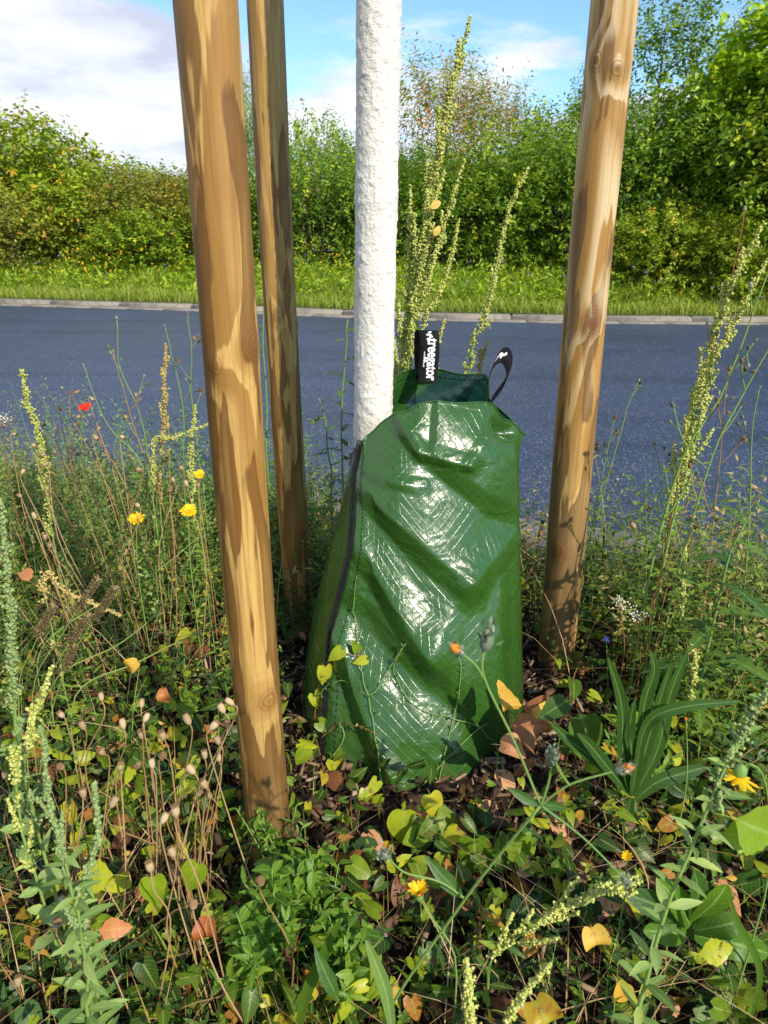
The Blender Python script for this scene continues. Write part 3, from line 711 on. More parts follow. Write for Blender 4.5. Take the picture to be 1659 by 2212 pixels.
stake('wooden_stake', (645, 1335), 1.90, (571, 0), .043, .041, 1.8, 8, [(604, 680, .010), (640, 700, .007), (655, 1172, .012)], False,
      'amber wooden stake standing farther back between the front stake and the white trunk')
stake('wooden_stake', (1195, 1445), 1.65, (1328, 0), .0495, .0445, 1.8, 14, [(1281, 697, .015), (1208, 1187, .016), (1335, 146, .009), (1286, 130, .010)], True,
      'paler tan wooden stake to the right of the green bag with round knots')

# ================================================================== TREE with white painted trunk
m, t = new_mat('white_trunk_paint')
tcn = t('ShaderNodeTexCoord'); oc = tcn.outputs['Object']
na = t('ShaderNodeTexNoise', Vector=oc, Scale=140.0, Detail=4.0, Roughness=.6)
nb = t('ShaderNodeTexNoise', Vector=oc, Scale=330.0, Detail=3.0, Roughness=.6)
c = t.mix(t.sm(na.outputs[0], .25, .42), (.38, .35, .30), (.68, .66, .61))
nd = t('ShaderNodeTexNoise', Vector=t('ShaderNodeMapping', Vector=oc, Scale=(14., 14., 3.5)), Scale=1.0, Detail=5.0, Roughness=.65)
c = t.mix(t.m('MULTIPLY', t.sm(nd.outputs[0], .52, .66), .45), c, (.52, .49, .42))
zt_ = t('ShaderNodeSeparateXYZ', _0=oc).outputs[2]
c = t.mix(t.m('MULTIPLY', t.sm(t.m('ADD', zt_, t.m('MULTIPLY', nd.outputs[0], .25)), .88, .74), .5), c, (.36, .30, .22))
bp = t('ShaderNodeBump', Strength=.8, Distance=.004, Height=t.m('ADD', na.outputs[0], t.m('MULTIPLY', nb.outputs[0], .4)))
p = t('ShaderNodeBsdfPrincipled', Base_Color=c, Roughness=.75, Specular_IOR_Level=.3, Normal=bp)
t('ShaderNodeOutputMaterial', Surface=p)
M['paint'] = m
TY = 1.60
tb = at(806, 930, TY); tt_ = at(818, 0, TY)
TX = tb.x; lean = (tt_.x - tb.x) / (tt_.z - tb.z)
tree = empty('young_tree', (TX - lean * tb.z, TY, 0), 'young tree with thick rough white painted trunk rising out of the green bag', 'tree')
ns, nr = 220, 900; a = np.linspace(0, 2 * math.pi, ns, endpoint=False); zs = np.linspace(0, 2.1, nr)
A2, Z2 = np.meshgrid(a, zs); rb = (.0455 - .0012 * Z2)
P = np.stack([np.cos(A2) * rb, np.sin(A2) * rb, Z2], -1).reshape(-1, 3)
dn = .0012 * fbm(P * 60, 3, 2) + .0022 * np.clip(vnoise(P * [110, 110, 90], 5), .1, 1) + .0016 * 0.6 * vnoise(P * [25, 25, 12], 6) + .002 * vnoise(P * [8, 8, 4], 7)
rr = rb.ravel() + dn + .004 * np.exp(-((Z2.ravel() - 1.18) / .03) ** 2) * .5
V = np.stack([np.cos(A2.ravel()) * rr + lean * Z2.ravel(), np.sin(A2.ravel()) * rr, Z2.ravel()], -1)
i, j = np.meshgrid(np.arange(nr - 1), np.arange(ns), indexing='ij'); j2 = (j + 1) % ns
Q = np.stack([i * ns + j, i * ns + j2, (i + 1) * ns + j2, (i + 1) * ns + j], -1).reshape(-1, 4)
ac = Acc(); ac.add(V, Q); ac.build('trunk', M['paint'], tree)
# ================================================================== GREEN WATERING BAG
# cross-sections (12 columns: zip, front, right edge, back, left), floor to rim
base_ = [(-.142, 1.268, .0), (-.071, 1.215, -.01), (.021, 1.195, -.01), (.132, 1.20, -.01), (.241, 1.255, -.01), (.322, 1.37, -.005), (.352, 1.47, .0), (.30, 1.68, 0), (.12, 1.78, 0), (-.07, 1.76, 0), (-.20, 1.62, 0), (-.205, 1.43, 0)]
low_ = [(-.121, 1.372, .255), (-.06, 1.330, .22), (.03, 1.285, .22), (.13, 1.278, .22), (.235, 1.318, .22), (.300, 1.395, .22), (.338, 1.50, .22), (.28, 1.66, .22), (.12, 1.73, .22), (-.05, 1.72, .22), (-.16, 1.63, .22), (-.175, 1.52, .22)]
mid_ = [(-.0755, 1.408, .459), (-.020, 1.395, .45), (.045, 1.378, .45), (.13, 1.382, .45), (.222, 1.410, .45), (.285, 1.465, .45), (.322, 1.53, .45), (.265, 1.645, .45), (.13, 1.69, .45), (0., 1.69, .45), (-.09, 1.66, .45), (-.115, 1.56, .45)]
def v3(p): return (p.x, p.y, p.z)
sho_ = [(-.066, 1.487, .592), v3(at(815, 1010, 1.47)), v3(at(868, 985, 1.448)), v3(at(950, 985, 1.445)), v3(at(1030, 980, 1.465)), v3(at(1092, 985, 1.51)), (.313, 1.56, .63), (.262, 1.65, .64), (.14, 1.69, .66), (.02, 1.70, .66), (-.06, 1.665, .60), (-.085, 1.585, .58)]
rim_ = [v3(at(779, 962, 1.52)), v3(at(800, 933, 1.515)), v3(at(862, 892, 1.515)), v3(at(940, 869, 1.51)), v3(at(1050, 873, 1.55)), v3(at(1094, 906, 1.575)), v3(at(1133, 935, 1.60)), v3(at(1062, 868, 1.645)), v3(at(1046, 812, 1.65)), v3(at(946, 800, 1.725)), v3(at(872, 801, 1.675)), v3(at(776, 925, 1.655))]
K = 12; rows = [base_, low_, mid_, sho_, rim_]
G0 = np.array(rows)                                           # 5 x 12 x 3
NU, NV = 360, 260
def catmull(P, t, closed):
    n = len(P); k = np.floor(t).astype(int); f = (t - k)[:, None]
    def g(i): return P[i % n] if closed else P[np.clip(i, 0, n - 1)]
    f = f.reshape((-1,) + (1,) * (P.ndim - 1))
    p0, p1, p2, p3 = g(k - 1), g(k), g(k + 1), g(k + 2)
    return .5 * ((2 * p1) + (-p0 + p2) * f + (2 * p0 - 5 * p1 + 4 * p2 - p3) * f ** 2 + (-p0 + 3 * p1 - 3 * p2 + p3) * f ** 3)
# right edge and its corner are sharp: insert close columns beside column 6; the collar fold sits at column 9
tv = np.linspace(0, 4, NV); tv[-1] = 3.99999
Gv = catmull(G0, tv, False)                                     # NV x 12 x 3
tu = np.linspace(0, 12, NU, endpoint=False)
Gp = np.transpose(Gv, (1, 0, 2)); S = catmull(Gp, tu, True)     # NU x NV x 3
# sharpen the right-hand crease by blending with the linear interpolation near it
k = np.floor(tu).astype(int); f = (tu - k)[:, None, None]; Sl = Gp[k % 12] * (1 - f) + Gp[(k + 1) % 12] * f
wc = np.exp(-((tu - 6) / .75) ** 2)[:, None, None]
wv = np.clip((tv - 2.0) / 2.0, .25, 1.0)[None, :, None]
S = S * (1 - wc * wv) + Sl * wc * wv
rimw = np.clip((tv - 3.3) / .7, 0, 1)[None, :, None] * (np.exp(-((tu - 8.9) / .9) ** 2) * .9)[:, None, None]
S = S * (1 - rimw) + Sl * rimw
# normals of the smooth bag
dU = np.roll(S, -1, 0) - np.roll(S, 1, 0); dV = np.gradient(S, axis=1)
N = nz(np.cross(dU, dV))
# folds: ridges and valleys hanging diagonally across the front, x/z taken from the front of the bag
H_ = np.zeros((NU, NV)); X_, Z_ = S[:, :, 0], S[:, :, 2]
front = np.clip(np.minimum(tu + 1.2, 6.6 - tu) / .8, 0, 1)[:, None] * np.ones((1, NV))
def fold(a, b, Y, up, dn, amp, endt=.35):
    A_, B_ = at(a[0], a[1], Y), at(b[0], b[1], Y); ax, az = A_.x, A_.z; dx, dz = B_.x - ax, B_.z - az; L = math.hypot(dx, dz)
    t = ((X_ - ax) * dx + (Z_ - az) * dz) / L ** 2; s = ((X_ - ax) * -dz + (Z_ - az) * dx) / L    # s > 0: above/right of the line when it runs rightwards
    w_ = np.where(s > 0, up, dn); q_ = 1 - np.sqrt((s / w_) ** 2 + .006); prof = (q_ + np.sqrt(q_ * q_ + .004)) * .5
    e = np.clip(np.minimum(t + endt, 1 + endt - t) / endt, 0, 1); e = e * e * (3 - 2 * e)
    return 1.15 * amp * prof * e * front
H_ += fold((815, 1100), (1000, 1250), 1.38, .085, .04, .021)     # long ridge under the upper bright patch
H_ += fold((1000, 1250), (1110, 1190), 1.40, .06, .05, .010)
H_ += fold((880, 985), (1100, 1150), 1.42, .035, .05, -.013)     # dark diagonal trough
H_ += fold((800, 1235), (920, 1395), 1.34, .062, .035, .020)      # second ridge
H_ += fold((925, 1390), (1000, 1290), 1.34, .05, .05, .007)
H_ += fold((760, 1370), (960, 1500), 1.30, .05, .06, -.012)      # trough
H_ += fold((960, 1500), (1085, 1660), 1.27, .05, .05, -.012)
H_ += fold((745, 1460), (880, 1690), 1.26, .080, .04, .031)      # low ridge
H_ += fold((880, 1560), (990, 1680), 1.25, .05, .05, .008)
H_ += fold((960, 1420), (1010, 1640), 1.28, .05, .05, .008)
H_ += fold((798, 1030), (915, 1045), 1.44, .02, .02, .006, .2)
H_ += fold((858, 905), (905, 975), 1.48, .025, .02, .007, .2)
H_ += fold((905, 975), (1010, 1003), 1.46, .03, .014, .008, .2)   # shoulder ridge
H_ += fold((1010, 1003), (1060, 950), 1.46, .02, .03, .006, .3)
H_ += fold((1060, 1000), (1120, 1160), 1.48, .03, .03, .006)
H_ += fold((1050, 1180), (1095, 1400), 1.42, .05, .05, -.007)
H_ += fold((1085, 1300), (1075, 1600), 1.38, .03, .03, .006)
H_ += fold((935, 880), (925, 950), 1.49, .012, .03, -.006, .3)
# deep pocket under the shoulder edge beside the right handle
pk = np.exp(-((tu - 5.0) / .5) ** 2)[:, None] * np.exp(-((tv - 3.62) / .22) ** 2)[None, :]
H_ -= .030 * pk
P0 = S.reshape(-1, 3)
H_ += (fbm(P0 * [9, 9, 7], 2, 12).reshape(NU, NV) * .0035 + fbm(P0 * [22, 22, 16] + P0[:, ::-1] * 6, 2, 15).reshape(NU, NV) * .0013)
rp = np.sin((X_ * .86 + Z_ * 1.4) * 150 + fbm(P0 * 8, 2, 3).reshape(NU, NV) * 2.5)                # small puckers along the hem
H_ += rp * .0007 * np.clip(fbm(P0 * 5, 2, 21).reshape(NU, NV) + .1, 0, 1)
tu_z = np.minimum(tu, 12 - tu)[:, None]
H_ *= np.clip(tu_z / .22, .15, 1)
H_ *= (1 - (np.exp(-((tu - 6) / .55) ** 2)[:, None] * np.clip(.45 + .5 * (tv - 3.0), .45, .95)[None]))
S = S + N * H_[:, :, None]
# the collar flares and creases at the rim
S[:, :, 2] += (.004 * np.sin(tu * 5.0) * 1)[:, None] * np.clip((tv - 3.5) * 2, 0, 1)[None]
# zip gap: the left panel stops just short of the right-hand panel
uu = np.concatenate([[0], np.cumsum(np.linalg.norm(np.diff(S[:, NV // 3], axis=0), axis=1))]); vv = np.concatenate([[0], np.cumsum(np.linalg.norm(np.diff(S[60], axis=0), axis=1))])
bag_o = Vector((.07, 1.50, 0))
bag = empty('watering_bag', bag_o, 'glossy green plastic tree watering bag wrapped round the white trunk', 'watering bag')
A_ = np.zeros((NU, NV, 3)); A_[:, :, 0] = uu[:, None]; A_[:, :, 1] = vv[None]; A_[:, :, 2] = (tu / 12)[:, None]
i, j = np.meshgrid(np.arange(NU - 1), np.arange(NV - 1), indexing='ij')     # open at the zip
Q = np.stack([i * NV + j, (i + 1) * NV + j, (i + 1) * NV + j + 1, i * NV + j + 1], -1).reshape(-1, 4)
ac = Acc(); ac.add(S.reshape(-1, 3), Q, A=A_.reshape(-1, 3))

m, t = new_mat('bag_green_tarpaulin')
a = t('ShaderNodeAttribute', {'attribute_name': 'leaf'}); s = t('ShaderNodeSeparateXYZ', _0=a.outputs['Vector']); U, Vv, Wq = s.outputs
tcn = t('ShaderNodeTexCoord'); oc = tcn.outputs['Object']
wb = t('ShaderNodeTexNoise', Vector=oc, Scale=9.0, Detail=2.0)
wbb = t.m('MULTIPLY', t.m('SUBTRACT', wb.outputs[0], .5), .008)
def lines(cu, cv, per, wd):
    x = t.m('ADD', t.m('ADD', t.m('MULTIPLY', U, cu / per), t.m('MULTIPLY', Vv, cv / per)), t.m('MULTIPLY', wbb, 1 / per))
    d = t.m('ABSOLUTE', t.m('SUBTRACT', t.m('FRACT', x), .5))
    return t.sm(d, wd / per, 0.0)
l1 = lines(.70, .71, .0170, .0016); l2 = lines(-.62, .78, .0200, .0016); l3 = lines(.99, .10, .0165, .0012)
grid_ = t.m('MAXIMUM', t.m('MAXIMUM', l1, t.m('MULTIPLY', l2, .8)), t.m('MULTIPLY', l3, .6))
na = t('ShaderNodeTexNoise', Vector=oc, Scale=75.0, Detail=2.0, Roughness=.5)
nb = t('ShaderNodeTexNoise', Vector=oc, Scale=26.0, Detail=3.0, Roughness=.6, Distortion=.6)
hgt = t.m('ADD', t.m('ADD', t.m('MULTIPLY', grid_, .22), t.m('MULTIPLY', na.outputs[0], .16)), t.m('MULTIPLY', nb.outputs[0], .9))
for sc_, ro_, ma_ in ((7.0, .7, .34), (15.0, -.5, .16), (4.0, .35, .55)):
    cr_ = t('ShaderNodeTexNoise', Vector=t('ShaderNodeMapping', Vector=oc, Rotation=(0, ro_, 0), Scale=(.55, .7, 1.5)), Scale=sc_, Detail=2.0, Roughness=.5, Distortion=.8)
    hgt = t.m('ADD', hgt, t.m('MULTIPLY', t.sm(t.m('ABSOLUTE', t.m('SUBTRACT', cr_.outputs[0], .5)), .05, .0), ma_))
bp = t('ShaderNodeBump', Strength=.55, Distance=.0028, Height=hgt)
c = t.mix(t.m('MULTIPLY', grid_, .35), (.025, .084, .010), (.058, .15, .040))
dn_ = t('ShaderNodeTexNoise', Vector=oc, Scale=7.0, Detail=6.0, Roughness=.7)
c = t.mix(t.m('MULTIPLY', t.sm(dn_.outputs[0], .55, .75), .22), c, (.07, .10, .05))
zc = t('ShaderNodeSeparateXYZ', _0=oc).outputs[2]
spl = t('ShaderNodeTexNoise', Vector=oc, Scale=55.0, Detail=3.0, Roughness=.6)
c = t.mix(t.m('MULTIPLY', t.m('MULTIPLY', t.sm(zc, .16, .0), t.sm(spl.outputs[0], .56, .66)), .6), c, (.10, .075, .045))
gm = t('ShaderNodeNewGeometry')
c = t.mix(t.m('MULTIPLY', gm.outputs['Backfacing'], t.sm(Wq, .745, .735)), c, (.006, .045, .036))  # shade inside the collar, right of its fold, painted as darker teal
p = t('ShaderNodeBsdfPrincipled', Base_Color=c, Roughness=.26, Specular_IOR_Level=.5, Coat_Weight=.5, Coat_Roughness=.06, Normal=bp)
tr = t('ShaderNodeBsdfTranslucent', Color=(.02, .14, .05, 1))
t('ShaderNodeOutputMaterial', Surface=t('ShaderNodeMixShader', _0=.10, _1=p, _2=tr))
M['tarp'] = m
M['strap'] = plain('black_webbing', (.005, .005, .006), .75, .2, (.010, .010, .012), 60, .4, 900)
M['white_print'] = plain('white_print', (.78, .78, .78), .6, .3, (.62, .62, .62), 90)
M['zip'] = plain('black_zip', (.008, .008, .009), .5, .4, (.02, .02, .022), 100, .4, 700)
M['hem'] = M['tarp']
panel = ac.build('bag_panel', M['tarp'], bag, bag_o)
bvh = BVHTree.FromPolygons([tuple(v.co + bag_o) for v in panel.data.vertices], [tuple(p.vertices) for p in panel.data.polygons])
def on_bag(px, py, lift=.004):
    d = ray(px, py).normalized(); hit = bvh.ray_cast(Vector((0, 0, CAM_H)), d)
    if hit[0] is None: return None
    n_ = hit[1] if hit[1].dot(d) < 0 else -hit[1]
    return hit[0] + n_ * lift
# rolled hem along the rim
rim = S[:, -1]; ac = Acc(); ac.tube(rim[3:], .0022, 6, .3)
A_ = ac.A[0]; ac.A[0] = np.zeros_like(A_)
ac.build('rim_hem', M['tarp'], bag, bag_o)
# zip: cloth tape, a toothed chain, slider; it follows the open left edge
zp = S[0]; zq = S[-1]; nz0 = N[0]
mid_z = (zp + zq) * .5; n_ = nz(N[0] + N[-1]); sd_ = nz(np.cross(n_, np.gradient(mid_z, axis=0)))
ac = Acc(); V = []
for kx, w_ in ((-1, .007), (-.5, .0065), (0, .006), (.5, .0065), (1, .009)): V.append(mid_z + n_ * (.003 if abs(kx) < 1 else .001) + sd_ * kx * .012)
V = np.array(V); nc = 5; i, j = np.meshgrid(np.arange(nc - 1), np.arange(NV - 1), indexing='ij')
ac.add(V.reshape(-1, 3), np.stack([i * NV + j, (i + 1) * NV + j, (i + 1) * NV + j + 1, i * NV + j + 1], -1).reshape(-1, 4))
zt = ac.build('zip_tape', M['zip'], bag, bag_o)
ac = Acc(); zi = np.linspace(0, NV - 1, 190); idx = zi.astype(int)
for s__ in (-1, 1):
    pos = mid_z[idx] + n_[idx] * .005 + sd_[idx] * .0016 * s__; ac.inst(OCTA, pos, np.gradient(mid_z, axis=0)[idx], n_[idx], np.full(len(idx), .0042), np.full(len(idx), .5))
ac.build('zip_chain', M['zip'], zt).location = -bag_o
ps = mid_z[int(NV * .93)]; dz_ = nz(np.gradient(mid_z, axis=0)[int(NV * .93)]); nn_ = n_[int(NV * .93)]
bm = bmesh.new(); bmesh.ops.create_cube(bm, size=1)
bmesh.ops.scale(bm, vec=(.011, .007, .016), verts=bm.verts); bmesh.ops.bevel(bm, geom=bm.edges[:], offset=.002, segments=2, affect='EDGES')
me = bpy.data.meshes.new('zip_slider'); bm.to_mesh(me); bm.free(); me.materials.append(M['zip'])
o = bpy.data.objects.new('zip_slider', me); COL.objects.link(o); o.parent = bag; o.location = Vector(ps) + Vector(nn_) * .008 - bag_o
o.rotation_euler = Vector(dz_).to_track_quat('Z', 'Y').to_euler()
# pull tab
bm = bmesh.new(); bmesh.ops.create_cube(bm, size=1); bmesh.ops.scale(bm, vec=(.007, .002, .030), verts=bm.verts); bmesh.ops.bevel(bm, geom=bm.edges[:], offset=.0008, segments=1, affect='EDGES')
me = bpy.data.meshes.new('pull_tab'); bm.to_mesh(me); bm.free(); me.materials.append(M['zip'])
t2 = bpy.data.objects.new('pull_tab', me); COL.objects.link(t2); t2.parent = bag; t2.location = Vector(ps) + Vector(nn_) * .014 - Vector(dz_) * .018 - bag_o
t2.rotation_euler = o.rotation_euler
# stitched hem beside the zip
ac = Acc(); ui = np.argmin(abs(tu - .42)); ln = S[ui] + N[ui] * .0012
for k in range(4, NV - 8, 3): ac.tube([ln[k], ln[k + 1] + N[ui][k + 1] * .0004, ln[k + 2]], .0010, 4, .1)
ac.build('stitching', M['zip'], bag, bag_o)
ac = Acc(); ln = S[int(7.3 / 12 * NU):int(10.6 / 12 * NU), int(NV * .955)]
ln = ln - N[int(7.3 / 12 * NU):int(10.6 / 12 * NU), int(NV * .955)] * .0015
for k in range(0, len(ln) - 3, 3): ac.tube([ln[k], ln[k + 1], ln[k + 2]], .0009, 4, .1)
ac.build('collar_stitching', M['zip'], bag, bag_o)
# handles: webbing loops
def ribbon(path, wvecs, thick=.0016, n=70):
    """a strap through path (pixels surveyed to points) with a width vector per key"""
    P = np.array([tuple(p) for p in path]); W = np.array(wvecs, float); tt2 = np.linspace(0, len(P) - 1.0001, n)
    C = catmull(P, tt2, False); Wd = catmull(W, tt2, False); tg = nz(np.gradient(C, axis=0)); nn2 = nz(np.cross(tg, Wd))
    V = np.stack([C - Wd * .5 + nn2 * thick * .5, C + Wd * .5 + nn2 * thick * .5, C + Wd * .5 - nn2 * thick * .5, C - Wd * .5 - nn2 * thick * .5], 1)
    i, j = np.meshgrid(np.arange(n - 1), np.arange(4), indexing='ij'); j2 = (j + 1) % 4
    Q = np.stack([i * 4 + j, i * 4 + j2, (i + 1) * 4 + j2, (i + 1) * 4 + j], -1).reshape(-1, 4)
    ac = Acc(); ac.add(V.reshape(-1, 3), np.vstack([Q, [[0, 1, 2, 3], [(n - 1) * 4 + q for q in (3, 2, 1, 0)]]]))
    return ac, C, Wd, nn2
HW = .0455
wv1 = np.array([1, .10, -.03]) * HW; wv2 = np.array([1, -.35, 0]) * HW
b1 = at(925, 826, 1.640)
pth = [b1, at(925, 800, 1.652), at(928, 765, 1.660), at(928, 733, 1.668), at(925, 716, 1.682), at(919, 716, 1.698), at(916, 735, 1.706), at(916, 775, 1.706), at(919, 820, 1.702)]
ac, C1, W1, N1 = ribbon(pth, [wv1] * 4 + [wv1, wv2, wv2, wv2, wv1])
strap1 = ac.build('handle', M['strap'], bag, bag_o, smooth=False)
strap1['label'] = 'upright black webbing handle with white lettering'
pth = [at(1051, 872, 1.585), at(1053, 835, 1.60), at(1061, 800, 1.605), at(1076, 773, 1.61), at(1091, 768, 1.62), at(1100, 785, 1.635), at(1097, 812, 1.64), at(1082, 838, 1.64), at(1060, 866, 1.63)]
w_a = np.array([.20, .80, .25]) * .044; w_b = np.array([.34, .68, .52]) * .054
ac, C2, W2, N2 = ribbon(pth, [w_a * .7, w_a, w_a, w_b, w_b, w_b, w_b * .9, w_b * .9, w_b * .7])
strap2 = ac.build('handle', M['strap'], bag, bag_o, smooth=False)
strap2['label'] = 'black webbing handle curled over to the right'
# lettering: reads down the front of the upright handle
def text_mesh(body, size, offset=0.0, shear=0.0):
    cu = bpy.data.curves.new('lettering', 'FONT'); cu.body = body; cu.size = size; cu.offset = offset; cu.extrude = 0; cu.shear = shear
    cu.align_x = 'LEFT'; cu.resolution_u = 3
    o = bpy.data.objects.new('lettering', cu); COL.objects.link(o)
    bpy.context.view_layer.update()
    me = bpy.data.meshes.new_from_object(o.evaluated_get(bpy.context.evaluated_depsgraph_get()))
    bpy.data.objects.remove(o); bpy.data.curves.remove(cu)
    return me
def lay_on(me, C, W, Nn, s0, across0, sign=1, lift=.0016):
    """bend a flat mesh (x along the strap, y across it) onto a ribbon, metres"""
    L = np.concatenate([[0], np.cumsum(np.linalg.norm(np.diff(C, axis=0), axis=1))])
    for v in me.vertices:
        s_ = s0 + sign * v.co.x; y = across0 + v.co.y
        c = np.array([np.interp(s_, L, C[:, q]) for q in range(3)]); wd = np.array([np.interp(s_, L, W[:, q]) for q in range(3)]); n2 = np.array([np.interp(s_, L, Nn[:, q]) for q in range(3)])
        p = c + nz(wd) * y + n2 * lift; v.co = p - np.array(bag_o)
    me.update()
cam_dir = nz(np.array([0, 0, CAM_H]) - C1[10]); sg = 1 if np.dot(N1[10], cam_dir) > 0 else -1
Ltop = np.concatenate([[0], np.cumsum(np.linalg.norm(np.diff(C1, axis=0), axis=1))])
s_top = float(np.interp(3.05, np.linspace(0, 8, 70), Ltop))
me = text_mesh('treegator', .029, .0007)
for v in me.vertices: v.co.y *= 1.22
ex = max(v.co.x for v in me.vertices)
for v in me.vertices: v.co.x *= (s_top - .004) / ex
lay_on(me, C1, W1, N1 * sg, s_top, -.004, -1)
me.materials.append(M['white_print']); o = bpy.data.objects.new('lettering', me); COL.objects.link(o); o.parent = strap1; o.matrix_parent_inverse = strap1.matrix_world.inverted() if False else Matrix.Identity(4)
# the small line under the name
bm = bmesh.new(); rr_ = random.Random(4)
for k in range(17):
    x0 = .030 + k * .0021; hgt_ = rr_.choice((.0022, .0030, .0036)); bmesh.ops.create_grid(bm, x_segments=1, y_segments=1, size=.5, matrix=Matrix.Translation((x0, -.0135 + hgt_ / 2, 0)) @ Matrix.Diagonal((.0012, hgt_, 1, 1)))
me = bpy.data.meshes.new('small_print'); bm.to_mesh(me); bm.free(); lay_on(me, C1, W1, N1 * sg, s_top, 0, -1)
me.materials.append(M['white_print']); o = bpy.data.objects.new('small_print', me); COL.objects.link(o); o.parent = strap1
# white emblem above the name and on the curled handle
def emblem(C, W, Nn, s0, across0, parent, sc=1.0, name='emblem'):
    bm = bmesh.new()
    for (x, y, rx, ry) in ((0, 0, .0045, .0028), (.004, .003, .0030, .0030), (.008, .001, .0035, .0022), (.011, -.003, .0022, .0034), (-.005, .003, .0022, .0032), (.002, -.004, .0016, .0030), (.006, .0055, .0016, .0016)):
        bmesh.ops.create_circle(bm, cap_ends=True, segments=12, radius=1, matrix=Matrix.Translation((x * sc, y * sc, random.uniform(0, .0002))) @ Matrix.Diagonal((rx * sc, ry * sc, 1, 1)))
    me = bpy.data.meshes.new(name); bm.to_mesh(me); bm.free(); lay_on(me, C, W, Nn, s0, across0, -1, .0018)
    me.materials.append(M['white_print']); o = bpy.data.objects.new(name, me); COL.objects.link(o); o.parent = parent
emblem(C1, W1, N1 * sg, s_top + .011, 0, strap1, 1.1)
L2 = np.concatenate([[0], np.cumsum(np.linalg.norm(np.diff(C2, axis=0), axis=1))])
cam_dir = nz(np.array([0, 0, CAM_H]) - C2[20]); sg2 = 1 if np.dot(N2[20], cam_dir) > 0 else -1
for q in (1.0, 2.3, 3.6): emblem(C2, W2, N2 * sg2, float(np.interp(q, np.linspace(0, 8, 70), L2)), 0, strap2, 1.5)
# ================================================================== PLANTS
def path(pxs, Y0, Y1=None, ground=True, n=16, gx=0.0, gy=0.0, jit=.0):
    """surveyed stem: points from the base up; adds a foot on the ground when asked"""
    Y1 = Y0 if Y1 is None else Y1
    k = len(pxs); P = [at(x, y, Y0 + (Y1 - Y0) * i / max(k - 1, 1)) for i, (x, y) in enumerate(pxs)]
    if ground and P[0].z > .03: P = [Vector((P[0].x + gx, P[0].y + gy, -.01))] + P
    P = np.array([tuple(p) for p in P])
    # resample with catmull
    t = np.linspace(0, len(P) - 1.0001, max(n, 3 * len(P)))
    C = catmull(P, t, False)
    if jit: C = C + fbm(C * 14, 2, 4)[:, None] * jit * np.array([1, 1, 0])
    return C
def along(C, f):
    L = np.concatenate([[0], np.cumsum(np.linalg.norm(np.diff(C, axis=0), axis=1))]); s = np.asarray(f) * L[-1]
    return np.stack([np.interp(s, L, C[:, q]) for q in range(3)], -1), L[-1]
def tang(C, f):
    a, _ = along(C, np.clip(np.asarray(f) - .01, 0, 1)); b, _ = along(C, np.clip(np.asarray(f) + .01, 0, 1)); return nz(b - a)
def shoot_leaves(ac, C, f0, f1, n, size, tpl, r, up=.55, tint=(.2, .8), shrink=.5, droop=.15):
    f = np.linspace(f0, f1, n) + r.normal(size=n) * .01; P, L = along(C, f); T_ = tang(C, f)
    sd = nz(np.cross(T_, [0.3, .9, .2])); sd2 = np.cross(T_, sd); ph = np.arange(n) * 2.4 + r.random() * 6
    o = sd * np.cos(ph)[:, None] + sd2 * np.sin(ph)[:, None]
    d = nz(o + T_ * up + np.array([0, 0, -droop]) + r.normal(size=(n, 3)) * .12)
    nr = nz(T_ * .9 - o * .4 + np.array([0, -.35, .6]) + r.normal(size=(n, 3)) * .3)
    s = size * (1 - shrink * np.linspace(0, 1, n)) * (.7 + .6 * r.random(n))
    ac.inst(tpl, P, d, nr, s, r.uniform(*tint, n))
def clusters(ac, C, f0, f1, dens, rad, size, r, mat_t=(.2, .9), taper=True):
    L = along(C, [0])[1]; n = max(int(dens * L * (f1 - f0)), 4); f = r.uniform(f0, f1, n); P, _ = along(C, f)
    fr = (f - f0) / (f1 - f0); w_ = rad * (1 - .65 * fr if taper else 1)
    clump = .55 + .45 * np.sin(f * L * 380 + r.random() * 6)
    P = P + r.normal(size=(n, 3)) * (w_ * clump)[:, None] * .62
    ac.inst(OCTA, P, r.normal(size=(n, 3)), r.normal(size=(n, 3)), size * (.6 + .7 * r.random(n)), r.uniform(*mat_t, n))
